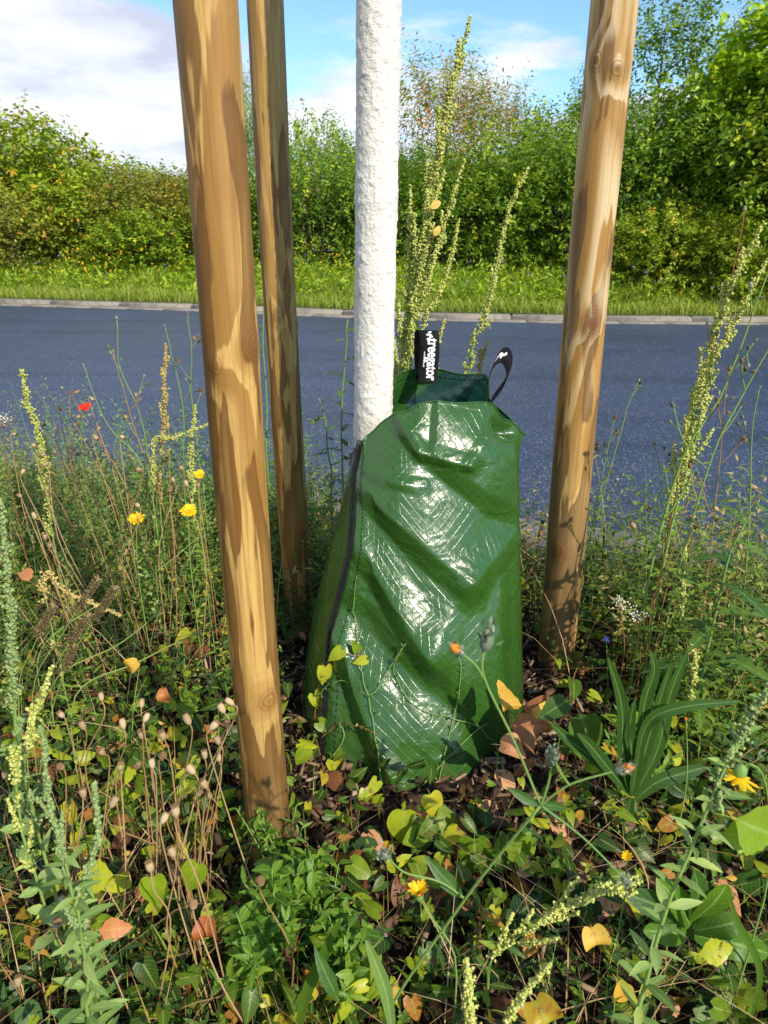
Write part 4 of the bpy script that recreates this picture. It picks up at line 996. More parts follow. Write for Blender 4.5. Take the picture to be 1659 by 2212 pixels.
def goosefoot(name, pxs, Y, label, spike=.45, nbr=9, brlen=.07, seed=1, mat='spike', Y1=None, leaf=.05, nleaf=10, rad=.0032, dens=1700, bs=.0056, tpl=LANCE, lmat='herb', cat='weed', group=None, ang=.45, crad=.0095, ground=True, gx=0, gy=0, tint=(.3, .9)):
    r = np.random.default_rng(seed); C = path(pxs, Y, Y1, ground, gx=gx, gy=gy, jit=.006)
    o = C[0].copy(); root = empty(name, o, label, cat, group)
    st = Acc(); n = len(C); st.tube(C, np.linspace(rad, rad * .28, n), 6, .55)
    bl = Acc(); clusters(bl, C, spike + (1 - spike) * .45, 1.0, dens, crad, bs, r); bls = [bl]
    brs = []
    for q in range(nbr):
        f = spike + (1 - spike) * (q + .3) / nbr * .93; p0, L = along(C, [f]); T_ = tang(C, [f])[0]; p0 = p0[0]
        sd = nz(np.cross(T_, [.3, .9, .1])); sd2 = np.cross(T_, sd); ph = q * 2.4 + seed
        d = nz(T_ * 1.0 + (sd * math.cos(ph) + sd2 * math.sin(ph)) * ang); l = brlen * (1 - .72 * (q / nbr)) * (.75 + .5 * r.random())
        B = np.array([p0, p0 + d * l * .5 + T_ * l * .05, p0 + d * l * .8 + T_ * l * .25]); st.tube(B, [rad * .4, rad * .3, rad * .15], 4, .6)
        bl = Acc(); clusters(bl, B, .0, 1.0, dens, crad * .85, bs, r); bls.append(bl)
        brs.append(B)
    st.build('stem', M['stem_green'], root, o)
    for bl in bls: bl.build('seed_spike', M[mat], root, o)
    if nleaf:
        lf = Acc(); shoot_leaves(lf, C, .12, max(spike + .25, .5), nleaf, leaf, tpl, r, tint=tint)
        for B in brs[: len(brs) // 2]: shoot_leaves(lf, B, .1, .9, 3, leaf * .45, LANCE, r, tint=tint)
        lf.build('foliage', M[lmat], root, o)
    return root
G_T = 'tall goosefoot weeds behind the green bag'
goosefoot('goosefoot', [(866, 800), (893, 650), (925, 455), (962, 250), (1016, 36)], 1.82, 'tallest goosefoot weed behind the green bag, its olive seed spike reaching above the hedge', .38, 26, .17, 3, leaf=.07, nleaf=26, tpl=TOOTH, lmat='bright', rad=.0058, ang=.33, group=G_T, dens=2400, crad=.013)
goosefoot('goosefoot', [(878, 770), (882, 600), (887, 400)], 1.84, 'slim goosefoot spike nearest to the right side of the white trunk', .55, 8, .06, 4, nleaf=9, lmat='bright', rad=.0025, group=G_T, crad=.009)
goosefoot('goosefoot', [(880, 790), (925, 600), (962, 480), (1003, 345)], 1.80, 'arching pale goosefoot spike just right of the tallest spike', .5, 14, .09, 5, nleaf=10, lmat='bright', rad=.0028, group=G_T)
goosefoot('goosefoot', [(905, 780), (945, 640), (972, 560), (992, 472)], 1.79, 'short goosefoot spike above the upright bag handle', .4, 9, .06, 6, nleaf=8, lmat='bright', rad=.0024, group=G_T)
goosefoot('goosefoot', [(1012, 810), (1045, 690), (1075, 560), (1100, 450), (1141, 362)], 2.12, 'single pale green goosefoot spike leaning right above the curled bag handle', .38, 20, .075, 7, nleaf=14, lmat='bright', rad=.003, group=G_T, dens=2400, crad=.0115)
goosefoot('goosefoot', [(1036, 812), (1044, 775), (1054, 735)], 1.88, 'small yellow brown seed spike between the two bag handles', .5, 7, .03, 8, 'spike_dry', nleaf=0, rad=.0018, group=G_T, dens=1800)
goosefoot('goosefoot', [(940, 800), (948, 740), (960, 690)], 1.9, 'small pale green seed spike touching the upright bag handle', .4, 6, .03, 9, nleaf=5, lmat='bright', rad=.0018, group=G_T, dens=1500)
G_L = 'goosefoot weeds at the left of the road bed'
goosefoot('goosefoot', [(108, 1130), (88, 960), (62, 870), (46, 800)], 1.75, 'pale green goosefoot with a thick curved top standing out against the road at far left', .42, 10, .06, 13, nleaf=8, rad=.0028, group=G_L, crad=.014, dens=2400)
goosefoot('goosefoot', [(120, 1120), (108, 1020), (96, 940)], 2.0, 'shorter goosefoot spike beside the curved one at far left', .35, 7, .05, 14, nleaf=6, rad=.0024, group=G_L, crad=.011, dens=2000)
goosefoot('goosefoot', [(345, 1100), (350, 950), (356, 850), (360, 742)], 1.95, 'tan seed spike standing against the road left of the front stake', .42, 12, .07, 15, 'spike_dry', nleaf=12, lmat='bright', rad=.0024, group=G_L, crad=.010, dens=2000)
goosefoot('goosefoot', [(420, 1120), (412, 980), (420, 875)], 1.9, 'pale green goosefoot spike close to the left side of the front stake', .4, 9, .05, 16, nleaf=9, rad=.0022, group=G_L, crad=.010, dens=2000)
goosefoot('goosefoot', [(330, 985), (380, 945), (455, 915)], 1.85, 'thin seed spike lying almost level and pointing at the front stake', .3, 5, .02, 17, nleaf=3, rad=.0018, ground=True, gx=-.05, group=G_L, dens=1400)
goosefoot('goosefoot', [(95, 1260), (150, 1280), (260, 1330)], 1.3, 'flopped goosefoot spike in the grass of the left bed', .3, 6, .03, 18, 'spike_dry', nleaf=4, rad=.0018, group=G_L)
G_R = 'tall weeds right of the right stake'
goosefoot('goosefoot', [(1405, 1230), (1470, 1010), (1515, 830), (1570, 640), (1650, 480)], 1.55, 'tallest pale goosefoot spike at the right edge, crossing road and hedge', .45, 20, .09, 20, nleaf=14, lmat='bright', rad=.0032, group=G_R, dens=2000)
goosefoot('goosefoot', [(1440, 1180), (1500, 960), (1535, 800), (1590, 690), (1658, 560)], 1.5, 'goosefoot spike leaning out of the right edge beneath the tallest one', .5, 16, .08, 21, nleaf=12, lmat='bright', rad=.003, group=G_R)
goosefoot('goosefoot', [(1425, 1260), (1465, 1040), (1490, 900), (1515, 800)], 1.62, 'straight goosefoot with seed clusters halfway up, against the road at right', .4, 12, .06, 22, nleaf=12, lmat='bright', rad=.0026, group=G_R)
goosefoot('goosefoot', [(1470, 1330), (1475, 1260), (1480, 1180)], 1.45, 'short yellow green goosefoot low among the poppy heads at right', .3, 7, .04, 23, nleaf=10, lmat='bright', rad=.002, group=G_R)
goosefoot('goosefoot', [(1488, 1540), (1500, 1440), (1492, 1390)], 1.25, 'small leafy goosefoot right of the long strap shaped leaves', .45, 5, .03, 24, nleaf=14, leaf=.03, lmat='bright', rad=.002, group=G_R)
G_F = 'large weeds in the near foreground'
goosefoot('goosefoot', [(190, 2200), (182, 2020), (150, 1880), (112, 1720), (84, 1570)], .58, 'big mealy leafed goosefoot in the lower left foreground', .5, 9, .05, 30, 'silver', leaf=.055, nleaf=44, tpl=LANCE, lmat='silver', rad=.003, group=G_F, bs=.0045, crad=.005, tint=(.2, .9))
goosefoot('goosefoot', [(178, 2010), (200, 1880), (212, 1790), (205, 1690)], .60, 'side shoot with mealy buds right of the big goosefoot at lower left', .5, 6, .03, 31, 'silver', leaf=.045, nleaf=16, tpl=LANCE, lmat='silver', rad=.002, group=G_F, crad=.005)
goosefoot('goosefoot', [(40, 1640), (28, 1480), (14, 1280), (2, 1080)], .80, 'goosefoot with fat seed clusters cut off by the left edge of the photo', .35, 12, .04, 32, 'silver', leaf=.05, nleaf=12, lmat='silver', rad=.003, group=G_F, crad=.009, dens=1800)
goosefoot('goosefoot', [(30, 1720), (60, 1600), (90, 1500), (110, 1440)], .75, 'low goosefoot with pale seed heads at the left edge below the fat one', .4, 9, .05, 33, leaf=.045, nleaf=16, tpl=OVAL, lmat='silver', rad=.0024, group=G_F, crad=.007)
goosefoot('goosefoot', [(1375, 2200), (1400, 2110), (1440, 1960), (1485, 1850), (1540, 1720), (1598, 1590), (1680, 1450)], .60, 'large silver green goosefoot slanting across the lower right foreground', .72, 6, .03, 34, 'silver', leaf=.052, nleaf=52, tpl=LANCE, lmat='silver', rad=.0036, group=G_F, Y1=.66, tint=(.2, 1.))
goosefoot('goosefoot', [(1060, 2070), (1160, 2000), (1260, 1940), (1390, 1900)], .72, 'fallen goosefoot with olive seed clusters lying across the lower right ground', .3, 12, .09, 35, 'spike', leaf=.04, nleaf=10, lmat='herb', rad=.0024, group=G_F, dens=1500, crad=.008)
goosefoot('amaranth_spike', [(1010, 2230), (1012, 2140), (1008, 2070)], .62, 'short blurred yellow green bristly spike at the bottom edge', .05, 10, .014, 36, 'spike', leaf=.03, nleaf=5, lmat='herb', rad=.002, group=G_F, dens=4200, crad=.009)
goosefoot('amaranth_spike', [(1090, 2230), (1130, 2150), (1190, 2080)], .60, 'second yellow green spike at the bottom edge leaning right', .1, 8, .012, 37, 'spike', leaf=.03, nleaf=4, lmat='herb', rad=.002, group=G_F, dens=3000, crad=.006)

# ---- dry poppies
def ordinal(k):
    w_ = ['first', 'second', 'third', 'fourth', 'fifth', 'sixth', 'seventh', 'eighth', 'ninth', 'tenth', 'eleventh', 'twelfth', 'thirteenth', 'fourteenth', 'fifteenth', 'sixteenth', 'seventeenth', 'eighteenth', 'nineteenth', 'twentieth']
    if k < 20: return w_[k]
    if k < 29: return 'twenty ' + w_[k - 20]
    return 'thirtieth'
prof = [(0, .08), (.08, .18), (.20, .28), (.40, .37), (.64, .42), (.90, .42), (1.12, .37), (1.26, .31)]
capt = [(1.22, .31), (1.27, .43), (1.33, .43), (1.36, .28), (1.33, .0)]
def lathe(ac, o, ax, sc, prof, tint, sides=12, scal=0.0):
    ax = nz(ax); u = nz(np.cross(ax, [.3, .8, .1])); v = np.cross(ax, u); a = np.linspace(0, 2 * math.pi, sides, endpoint=False)
    V = []
    for (t_, r_) in prof:
        rr = r_ * sc * (1 + scal * np.cos(a * sides / 2)); V.append(o + ax * t_ * sc + rr[:, None] * (np.cos(a)[:, None] * u + np.sin(a)[:, None] * v))
    V = np.array(V); n = len(prof); i, j = np.meshgrid(np.arange(n - 1), np.arange(sides), indexing='ij'); j2 = (j + 1) % sides
    ac.add(V.reshape(-1, 3), np.stack([i * sides + j, i * sides + j2, (i + 1) * sides + j2, (i + 1) * sides + j], -1).reshape(-1, 4), A=np.tile([tint, 0, 0], (n * sides, 1)))
def poppies(pts, Yf, where, group, leanx, seed, szr=(.0105, .0142)):
    r = np.random.default_rng(seed)
    for k, (px, py) in enumerate(sorted(pts)):
        Y = Yf(px, py) * (1 + .02 * r.normal()); tip = np.array(tuple(at(px, py + 8, Y)))
        h = tip[2]; b = np.array([tip[0] + leanx * h + r.normal() * .04, tip[1] + r.uniform(-.03, .05), -.01])
        mid = tip * .55 + b * .45 + r.normal(size=3) * .026; nk = tip + np.array([r.normal() * .003, r.normal() * .003, -.03])
        C = catmull(np.array([b, mid, nk, tip]), np.linspace(0, 2.999, 14), False)
        tn = .35 + .5 * r.random(); root = empty('dry_poppy', b, 'dry tan poppy head, %s from left, %s' % (ordinal(k), where), 'poppy', group)
        ac = Acc(); ac.tube(C, np.linspace(.0015, .0009, 14), 5, tn); ac.build('stem', M['stem_dry'], root, b)
        sc = r.uniform(*szr); ax = nz(nz(C[-1] - C[-3]) + r.normal(size=3) * .22 + [0, .22, 0]); a2 = Acc(); lathe(a2, C[-1], ax, sc, prof, tn); cp_ = a2.build('capsule', M['capsule'], root, b)
        a3 = Acc(); lathe(a3, C[-1], ax, sc, capt, tn, 14, .07); a3.build('crown_disc', M['capsule_top'], cp_, b).location = -Vector(b) * 0
        cp_.children[0].data.transform(Matrix.Identity(4))
f1p = lambda L: [(zx * .3646, 1209.7 + zy * .3646) for zx, zy in L]
P_A = f1p([(605, 815), (838, 855), (852, 940), (845, 1040), (975, 1045), (735, 980), (828, 1180), (950, 1150), (905, 1215), (710, 1225), (1127, 955), (1240, 985), (1330, 885), (1385, 835), (1310, 1075), (1215, 1160), (1300, 1175), (1155, 1245), (1230, 1330), (1165, 1375), (505, 985), (380, 910), (620, 1130), (35, 1280), (375, 1210), (500, 1390), (1255, 1390)])
f2p = lambda L: [(zx * .3646, 1693.6 + zy * .3646) for zx, zy in L]
P_B = f2p([(655, 120), (895, 500), (1035, 410), (1145, 710), (1045, 175), (470, 620), (335, 830), (390, 700), (110, 1180), (955, 215), (1545, 570)])
f3p = lambda L: [(zx * .3334, 691.3 + zy * .3334) for zx, zy in L]
P_C = f3p([(373, 525), (482, 448), (582, 473), (490, 612), (630, 690), (602, 725), (445, 795), (487, 840), (527, 835), (362, 712), (77, 715), (208, 780), (288, 850), (278, 925), (137, 975), (142, 1125), (212, 1220), (295, 1405), (325, 1455), (268, 632)])
P_D = f3p([(775, 725), (1090, 640), (1190, 950), (1213, 1055), (1130, 1030), (1283, 1065), (1097, 1095), (920, 945), (900, 1185)])
f4p = lambda L: [(1106 + zx * .3515, 604.9 + zy * .3515) for zx, zy in L]
P_E = f4p([(757, 1505), (985, 1455), (1133, 1435), (1118, 1190), (1270, 1395), (1375, 1410), (1410, 1635), (1510, 1255), (1535, 1580)])
poppies(P_A, lambda x, y: .86 + (1700 - y) * .0003, 'left of the front stake foot', 'dry poppies left of the foot of the front stake', -.12, 1)
poppies(P_B, lambda x, y: .70, 'in the lower left foreground', 'dry poppies in the lower left foreground', .05, 2, (.0115, .014))
poppies(P_C, lambda x, y: 1.45 + (1170 - y) * .0016, 'in the clump around the red poppy', 'dry poppies around the red poppy', .18, 3)
poppies(P_D, lambda x, y: 1.45 + (1170 - y) * .0016, 'between red poppy and front stake', 'dry poppies between red poppy and front stake', -.05, 4)
poppies(P_E, lambda x, y: 1.42 + (1250 - y) * .0008, 'right of the right stake', 'dry poppies right of the right stake', -.12, 5)

# ---- flowers
def flower(name, px, py, Y, facing, size, mat, label, npet=16, stem_px=None, tpl=PETAL, cup=.35, cat='flower', group=None, centre='yellow', smat='stem_green', seed=0):
    r = np.random.default_rng(int(px + py)); c = np.array(tuple(at(px, py, Y))); f = nz(np.array(facing, float)); u = nz(np.cross(f, [.2, .7, .3])); v = np.cross(f, u)
    C = path((stem_px or [(px + 4, py + 120)]) + [(px, py)], Y, ground=True, n=12); C[-1] = c
    o = C[0]; root = empty(name, o, label, cat, group)
    st = Acc(); st.tube(C, np.linspace(.0016, .0011, len(C)), 5, .5); lathe(st, c - f * size * .28, f, size * .3, [(0, .15), (.3, .5), (.8, .55), (1., .5)], .3); st.build('stem', M[smat], root, o)
    ac = Acc(); a = np.arange(npet) * 2 * math.pi / npet + r.normal(size=npet) * .08
    d = (np.cos(a)[:, None] * u + np.sin(a)[:, None] * v) + f * cup; ac.inst(tpl, np.tile(c, (npet, 1)), d, np.tile(f, (npet, 1)) + r.normal(size=(npet, 3)) * .15, size * .5 * (.85 + .3 * r.random(npet)), r.random(npet)); 
    if npet > 8: a2 = a + .2; d = (np.cos(a2)[:, None] * u + np.sin(a2)[:, None] * v) + f * (cup + .4); ac.inst(tpl, np.tile(c, (npet, 1)), d, np.tile(f, (npet, 1)), size * .36 * (.85 + .3 * r.random(npet)), r.random(npet))
    ac.build('petals', M[mat], root, o)
    if centre: cc = Acc(); lathe(cc, c - f * .001, f, size * .16, [(0, .5), (.3, .5), (.6, .35), (.7, 0)], .5); cc.build('flower_centre', M['orange' if centre == 'yellow' else centre], root, o)
    return root
G_Y = 'yellow daisy like flowers'
flower('marigold', 295, 1122, 1.62, (.1, -.5, 1), .042, 'yellow', 'yellow flower in the left bed, farthest left of the three near the front stake', group=G_Y)
flower('marigold', 408, 1104, 1.60, (.2, -.4, .8), .044, 'yellow', 'yellow flower near the left side of the front stake, middle one of three', group=G_Y)
flower('marigold', 430, 1025, 1.75, (.2, -.6, .8), .030, 'yellow', 'small yellow flower highest of the three by the left side of the front stake', group=G_Y)
flower('marigold', 905, 1932, .66, (-.1, .1, 1), .036, 'yellow', 'blurred yellow flower below the bag in the bottom foreground', 14, [(985, 2080), (935, 1985)], cup=1.1, group=G_Y)
flower('marigold', 1597, 1672, .70, (-.2, -.2, -.9), .052, 'yellow', 'large golden flower hanging at the right edge beside the slanting goosefoot', 12, [(1660, 1900), (1655, 1700), (1620, 1650)], cup=.4, group=G_Y)
flower('marigold_bud', 1482, 1556, 1.0, (0, -.2, 1), .012, 'orange', 'tiny orange bud on a thin upright stem right of the strap leaves', 8, [(1482, 1700)], cup=1.5, group=G_Y)
flower('marigold', 1353, 1850, .80, (-.2, -.5, .8), .024, 'yellow', 'small closed yellow bud below the strap leaved plant', 10, [(1350, 1930)], cup=1.2, group=G_Y)
flower('red_poppy', 182, 877, 2.1, (.05, -.35, 1), .050, 'red', 'single red poppy flower standing against the road at left', 5, [(178, 1010)], HEART, .12, 'flower', None, 'capsule_top')
flower('cornflower', 1310, 1382, 1.5, (0, -.6, .8), .018, 'blue', 'tiny blue flower low between the bag and the right stake', 8, cup=.3, centre=None)
# white tiny flowered cress, right
for (cx, cy, s, lab) in ((1340, 1300, 1, 'white tiny flowered cress right of the right stake'), (1375, 1330, 2, 'second tuft of white tiny flowers beside the poppy heads'), (8, 905, 3, 'white flower umbel cut by the left edge against the road')):
    r = np.random.default_rng(s); Y = 1.4 if cx > 100 else 1.9; c = np.array(tuple(at(cx, cy, Y))); C = path([(cx + 8, cy + 110), (cx, cy + 20)], Y)
    root = empty('white_cress', C[0], lab, 'flower'); st = Acc(); st.tube(C, np.linspace(.0018, .001, len(C)), 5, .4)
    P = c + r.normal(size=(55, 3)) * [.012, .012, .008]; 
    for p_ in P[::3]: st.tube([C[-1], p_], [.0007, .0005], 3, .6, False)
    st.build('stem', M['stem_red'], root, C[0]); fl = Acc(); fl.inst(BLOB, P, r.normal(size=(55, 3)), r.normal(size=(55, 3)), .0034 * (.7 + .6 * r.random(55)), r.random(55)); fl.build('flower_cluster', M['white_f'], root, C[0])

# ---- thin branching weeds with small dark heads
def thin_weed(name, pxs, Y, label, branches, seed, mat='stem_green', hm='bud', hs=.009, group=None, rad=.0020, leaves=6, Y1=None, ground=True, lsize=.035):
    r = np.random.default_rng(seed); C = path(pxs, Y, Y1, ground, jit=.005); o = C[0]; root = empty(name, o, label, 'weed', group)
    st = Acc(); st.tube(C, np.linspace(rad, rad * .5, len(C)), 5, .5); hd = Acc()
    ends = [(C[-1], nz(C[-1] - C[-2]))]
    for (f, dx, dz, l) in branches:
        p0 = along(C, [f])[0][0]; d = nz(np.array([dx, r.normal() * .25, dz])); e = p0 + d * l + [0, 0, l * .25]
        B = catmull(np.array([p0, p0 + d * l * .5, e]), np.linspace(0, 1.999, 7), False); st.tube(B, np.linspace(rad * .6, rad * .35, 7), 4, .5); ends.append((e, nz(B[-1] - B[-2])))
        for q in range(2):
            s_ = along(B, [r.uniform(.4, .8)])[0][0]; e2 = s_ + nz(d + r.normal(size=3) * .7 + [0, 0, .4]) * l * .35; st.tube([s_, e2], [rad * .4, rad * .25], 3, .5, False); ends.append((e2, nz(e2 - s_)))
    hds = []
    for e, d in ends: hd = Acc(); hds.append(hd); lathe(hd, e - d * hs * .2, d, hs * (.7 + .5 * r.random()), [(0, .1), (.2, .35), (.6, .42), (.9, .30), (1.1, .42), (1.15, 0)], r.random(), 7)
    st.build('stem', M[mat], root, o); [hd.build('flower_head', M[hm], root, o) for hd in hds]
    if leaves: lf = Acc(); shoot_leaves(lf, C, .1, .7, leaves, lsize, LANCE, r); lf.build('foliage', M['herb'], root, o)
    return root
G_W = 'thin branching weeds against the road'
bR = [(.45, .5, .8, .10), (.6, -.5, .8, .08), (.75, .5, .7, .06), (.85, -.4, .8, .05)]
thin_weed('hawkweed', [(330, 1080), (302, 900), (262, 800), (250, 690)], 1.95, 'thin branching weed reaching highest against the road left of the front stake', bR, 41, group=G_W)
thin_weed('hawkweed', [(345, 1060), (300, 960), (270, 860), (245, 760)], 1.9, 'second thin weed left of the front stake, with pale seed pods', [(.5, -.6, .7, .10), (.6, .5, .8, .09), (.7, -.5, .8, .06), (.8, .6, .7, .05)], 42, 'stem_dry', 'capsule', group=G_W)
thin_weed('hawkweed', [(400, 1080), (395, 900), (375, 780), (357, 705)], 2.0, 'thin green weed bending left just beside the front stake', bR, 43, group=G_W)
thin_weed('hawkweed', [(440, 1060), (412, 860), (415, 760), (405, 680)], 2.0, 'dark headed thin weed touching the left side of the front stake', [(.7, .5, .8, .05), (.8, -.5, .7, .05), (.9, .6, .6, .03)], 44, 'stem_green', 'capsule_top', group=G_W)
thin_weed('hawkweed', [(320, 1040), (240, 930), (205, 860), (180, 790)], 1.9, 'thin green weed leaning left toward the red poppy', bR[:3], 45, group=G_W)
thin_weed('hawkweed', [(160, 1050), (150, 930), (152, 850)], 2.1, 'short thin weed left of the red poppy', bR[:3], 46, 'stem_dry', 'capsule_top', group=G_W)
thin_weed('hawkweed', [(1252, 1250), (1300, 1080), (1345, 920), (1355, 880), (1378, 825)], 1.75, 'thin green weed with buds rising beside the right stake', [(.6, .5, .6, .06), (.7, -.4, .8, .06), (.95, .5, .8, .03)], 47, group=G_W)
thin_weed('hawkweed', [(1262, 1230), (1295, 1060), (1315, 960), (1328, 905)], 1.8, 'brown headed weed close against the right stake', [(.55, -.4, .9, .06), (.7, .5, .8, .06), (.8, -.4, .8, .05), (.9, .5, .8, .03)], 48, 'stem_green', 'capsule_top', group=G_W)
thin_weed('hawkweed', [(1420, 1270), (1475, 1000), (1530, 800), (1590, 560), (1608, 455)], 1.55, 'tall thin weed at right ending in a small yellow bud above the road', [(.5, -.5, .7, .07), (.6, .5, .8, .09), (.75, -.4, .8, .06)], 49, 'stem_red', 'bud', group=G_W)
thin_weed('hawkweed', [(1400, 1260), (1470, 1000), (1560, 850), (1640, 640), (1700, 480)], 1.45, 'long green stem leaning out through the right edge', bR, 50, group=G_W, rad=.0028)
thin_weed('hawkweed', [(1450, 1300), (1530, 1010), (1600, 860), (1700, 690)], 1.4, 'branching weed with dark dry heads at the right edge of the road', bR, 51, 'stem_green', 'capsule_top', group=G_W, rad=.0026)
thin_weed('hawkweed', [(1430, 1220), (1428, 1050), (1415, 960)], 1.6, 'short thin weed with dark heads midway along the right road edge', bR[:3], 52, 'stem_green', 'capsule_top', group=G_W)
thin_weed('hawkweed', [(1520, 1300), (1545, 1100), (1560, 930), (1575, 800)], 1.5, 'brown stemmed weed standing between the goosefoot spikes at right', bR, 53, 'stem_dry', 'capsule_top', group=G_W)
thin_weed('hawkweed', [(1600, 1350), (1620, 1100), (1625, 930), (1640, 840)], 1.45, 'pale branching weed nearest the right edge', bR, 54, 'stem_green', 'bud', group=G_W)
# blurred hawkweed in the foreground, four branches
C = path([(826, 2215), (1005, 1942), (1168, 1740)], .56, .50, True, gy=.04)
o = C[0]; root = empty('hawkweed', o, 'blurred bristly weed in the foreground, its branches crossing the foot of the bag', 'weed')
st = Acc(); st.tube(C, np.linspace(.0020, .0014, len(C)), 7, .45)
def br(pxs, Y0, Y1, r0=.0013, r1=.0009, tint=.4):
    c_ = path(pxs, Y0, Y1, False); st.tube(c_, np.linspace(r0, r1, len(c_)), 6, tint); return c_
heads = [(br([(1168, 1740), (1110, 1600), (1045, 1462), (1048, 1400)], .50, .52), .014), (br([(1050, 1480), (1030, 1440), (998, 1412)], .515, .51), .009),
         (br([(1168, 1740), (1230, 1695), (1332, 1665)], .50, .49), .010), (br([(1168, 1740), (1185, 1690), (1190, 1650)], .50, .50), .010), (br([(1230, 1697), (1205, 1660), (1200, 1640)], .495, .49), .008),
         (br([(1168, 1740), (1260, 1810), (1345, 1895)], .50, .47, tint=.1), .008), (br([(1005, 1942), (950, 1905), (875, 1885), (838, 1852)], .54, .53), .011)]
st.build('stem', M['stem_green'], root, o)
r_ = np.random.default_rng(9)
for k, (c_, s_) in enumerate(heads):
    hd = Acc(); pt = Acc()
    e = c_[-1]; d = nz(c_[-1] - c_[-3])
    P_ = e + r_.normal(size=(46, 3)) * s_ * .26 + d * (r_.random(46) * s_ * 1.3)[:, None]; hd.inst(LANCE, P_, d + r_.normal(size=(46, 3)) * .5, r_.normal(size=(46, 3)), s_ * .55, r_.random(46), np.full(46, 1.6))
    lathe(hd, e - d * s_ * .2, d, s_ * 1.1, [(0, .1), (.2, .35), (.7, .4), (1.0, .25), (1.02, 0)], .4, 10)
    hd.build('bristly_head', M['bud'], root, o)
    if k in (1, 2): lathe(pt, e + d * s_ * .5, d, s_ * 1.1, [(0, .34), (.4, .42), (.8, .30), (1.0, .1), (1.01, 0)], .3 if k == 1 else .0, 10); pt.build('bud', M['orange'], root, o)
lf = Acc(); r2 = np.random.default_rng(3)
lf.inst(LANCE, [at(1000, 1940, .54), at(1165, 1742, .50), at(1170, 1735, .50), at(640 + 90, 2160, .58)], [(-.5, .1, .6), (-.5, 0, .35), (.6, 0, -.2), (-.4, .2, 1)], [(.2, -.8, .4)] * 4, np.array([.06, .035, .03, .07]), np.array([.5, .4, .4, .5]))
lf.build('foliage', M['herb'], root, o)

# ---- prickly lettuce between the back stake and the trunk
def lettuce(pxs, Y, label, seed, n=22, size=.085, mat='herb', rad=.0035, tpl=LOBED, name='prickly_lettuce', tint=(.3, .8), f0=.15):
    r = np.random.default_rng(seed); C = path(pxs, Y, jit=.008); o = C[0]; root = empty(name, o, label, 'weed'); st = Acc(); st.tube(C, np.linspace(rad, rad * .4, len(C)), 6, .4); st.build('stem', M['stem_green'], root, o)
    lf = Acc(); shoot_leaves(lf, C, f0, .97, n, size, tpl, r, .4, tint, .45, .2); lf.build('foliage', M[mat], root, o); return root
lettuce([(742, 1120), (738, 950), (742, 800), (752, 690)], 1.95, 'lobed leaf prickly lettuce between the back stake and the white trunk', 61, 26, .085, 'herb')
lettuce([(715, 1130), (712, 1000), (700, 900), (690, 860)], 2.0, 'shorter prickly lettuce touching the right side of the back stake', 62, 16, .07)
lettuce([(582, 1150), (575, 850), (570, 640), (568, 540)], 2.15, 'dark leafy weed seen in the gap between the front and back stakes', 63, 30, .06, 'herb', tpl=LANCE, name='leafy_weed')
lettuce([(1560, 1260), (1600, 1150), (1640, 1080)], 1.3, 'broad lobed leaved weed at the right edge among the poppy heads', 64, 16, .14)
lettuce([(1480, 1280), (1455, 1120), (1430, 1000)], 1.6, 'yellow leaved weed standing before the road at right', 65, 10, .05, 'bright', tpl=TOOTH, name='leafy_weed', tint=(.6, 1.))
# bushy light green weed at the foot of the front stake
for k, (x, y, Y, s, lab) in enumerate([((650), 1830, .86, .05, 'light green leafy weed covering the foot of the front stake'), (600, 1900, .80, .05, 'light green leafy weed in front of the front stake, lower left of it'), (690, 1930, .82, .045, 'light green leafy weed lower right of the front stake'), (560, 2010, .72, .05, 'light green leafy weed near the bottom edge below the front stake'), (740, 2010, .74, .045, 'leafy weed right of the others near the bottom edge'), (600, 1760, .93, .03, 'small leafy weed touching the left side of the foot of the front stake')]):
    r = np.random.default_rng(70 + k); c = at(x, y, Y); root = empty('leafy_weed', (c.x, c.y, 0), lab, 'weed', 'light green leafy weeds at the front stake'); o = np.array((c.x, c.y, 0)); st = Acc(); lf = Acc()
    for q in range(10):
        tip = np.array([c.x + r.normal() * .035, c.y + r.normal() * .03, max(c.z * (.75 + .35 * r.random()), .05)]); b = o + r.normal(size=3) * [.012, .012, 0]
        C = catmull(np.array([b, b * .5 + tip * .5 + [0, 0, .02], tip]), np.linspace(0, 1.999, 8), False); st.tube(C, np.linspace(.0018, .0009, 8), 5, .4); shoot_leaves(lf, C, .2, 1., 18, s * .78, LANCE if q % 2 else OVAL, r, .6, (.1, .8), .35, .1)
    st.build('stem', M['stem_green'], root, o); lf.build('foliage', M['bright'], root, o)

# ---- strap leaved plantain and other rosettes
def strap_leaf(ac, pts, w_, tint, fold=.3, n=22, ribs=True):
    C = catmull(np.array([tuple(p) for p in pts], float), np.linspace(0, len(pts) - 1.001, n), False); T_ = nz(np.gradient(C, axis=0)); t_ = np.linspace(0, 1, n)
    nr = np.array([.1, -.75, .6]); sd = nz(np.cross(T_, nr)); nn_ = np.cross(sd, T_); wd = w_ * np.clip(np.sin(np.pi * (t_ * .93 + .05)) ** .75, .12, 1)
    cols = np.array([-1, -.66, -.33, 0, .33, .66, 1]); V = C[:, None] + sd[:, None] * (cols[None] * wd[:, None])[..., None] + nn_[:, None] * ((np.abs(cols) ** 1.4 * fold + .06 * (np.arange(7) % 2))[None] * wd[:, None])[..., None]
    A = np.zeros((n, 7, 3)); A[:, :, 0] = tint; A[:, :, 1] = t_[:, None]; A[:, :, 2] = cols[None]
    i, j = np.meshgrid(np.arange(n - 1), np.arange(6), indexing='ij'); ac.add(V.reshape(-1, 3), np.stack([i * 7 + j, i * 7 + j + 1, (i + 1) * 7 + j + 1, (i + 1) * 7 + j], -1).reshape(-1, 4), A=A.reshape(-1, 3))
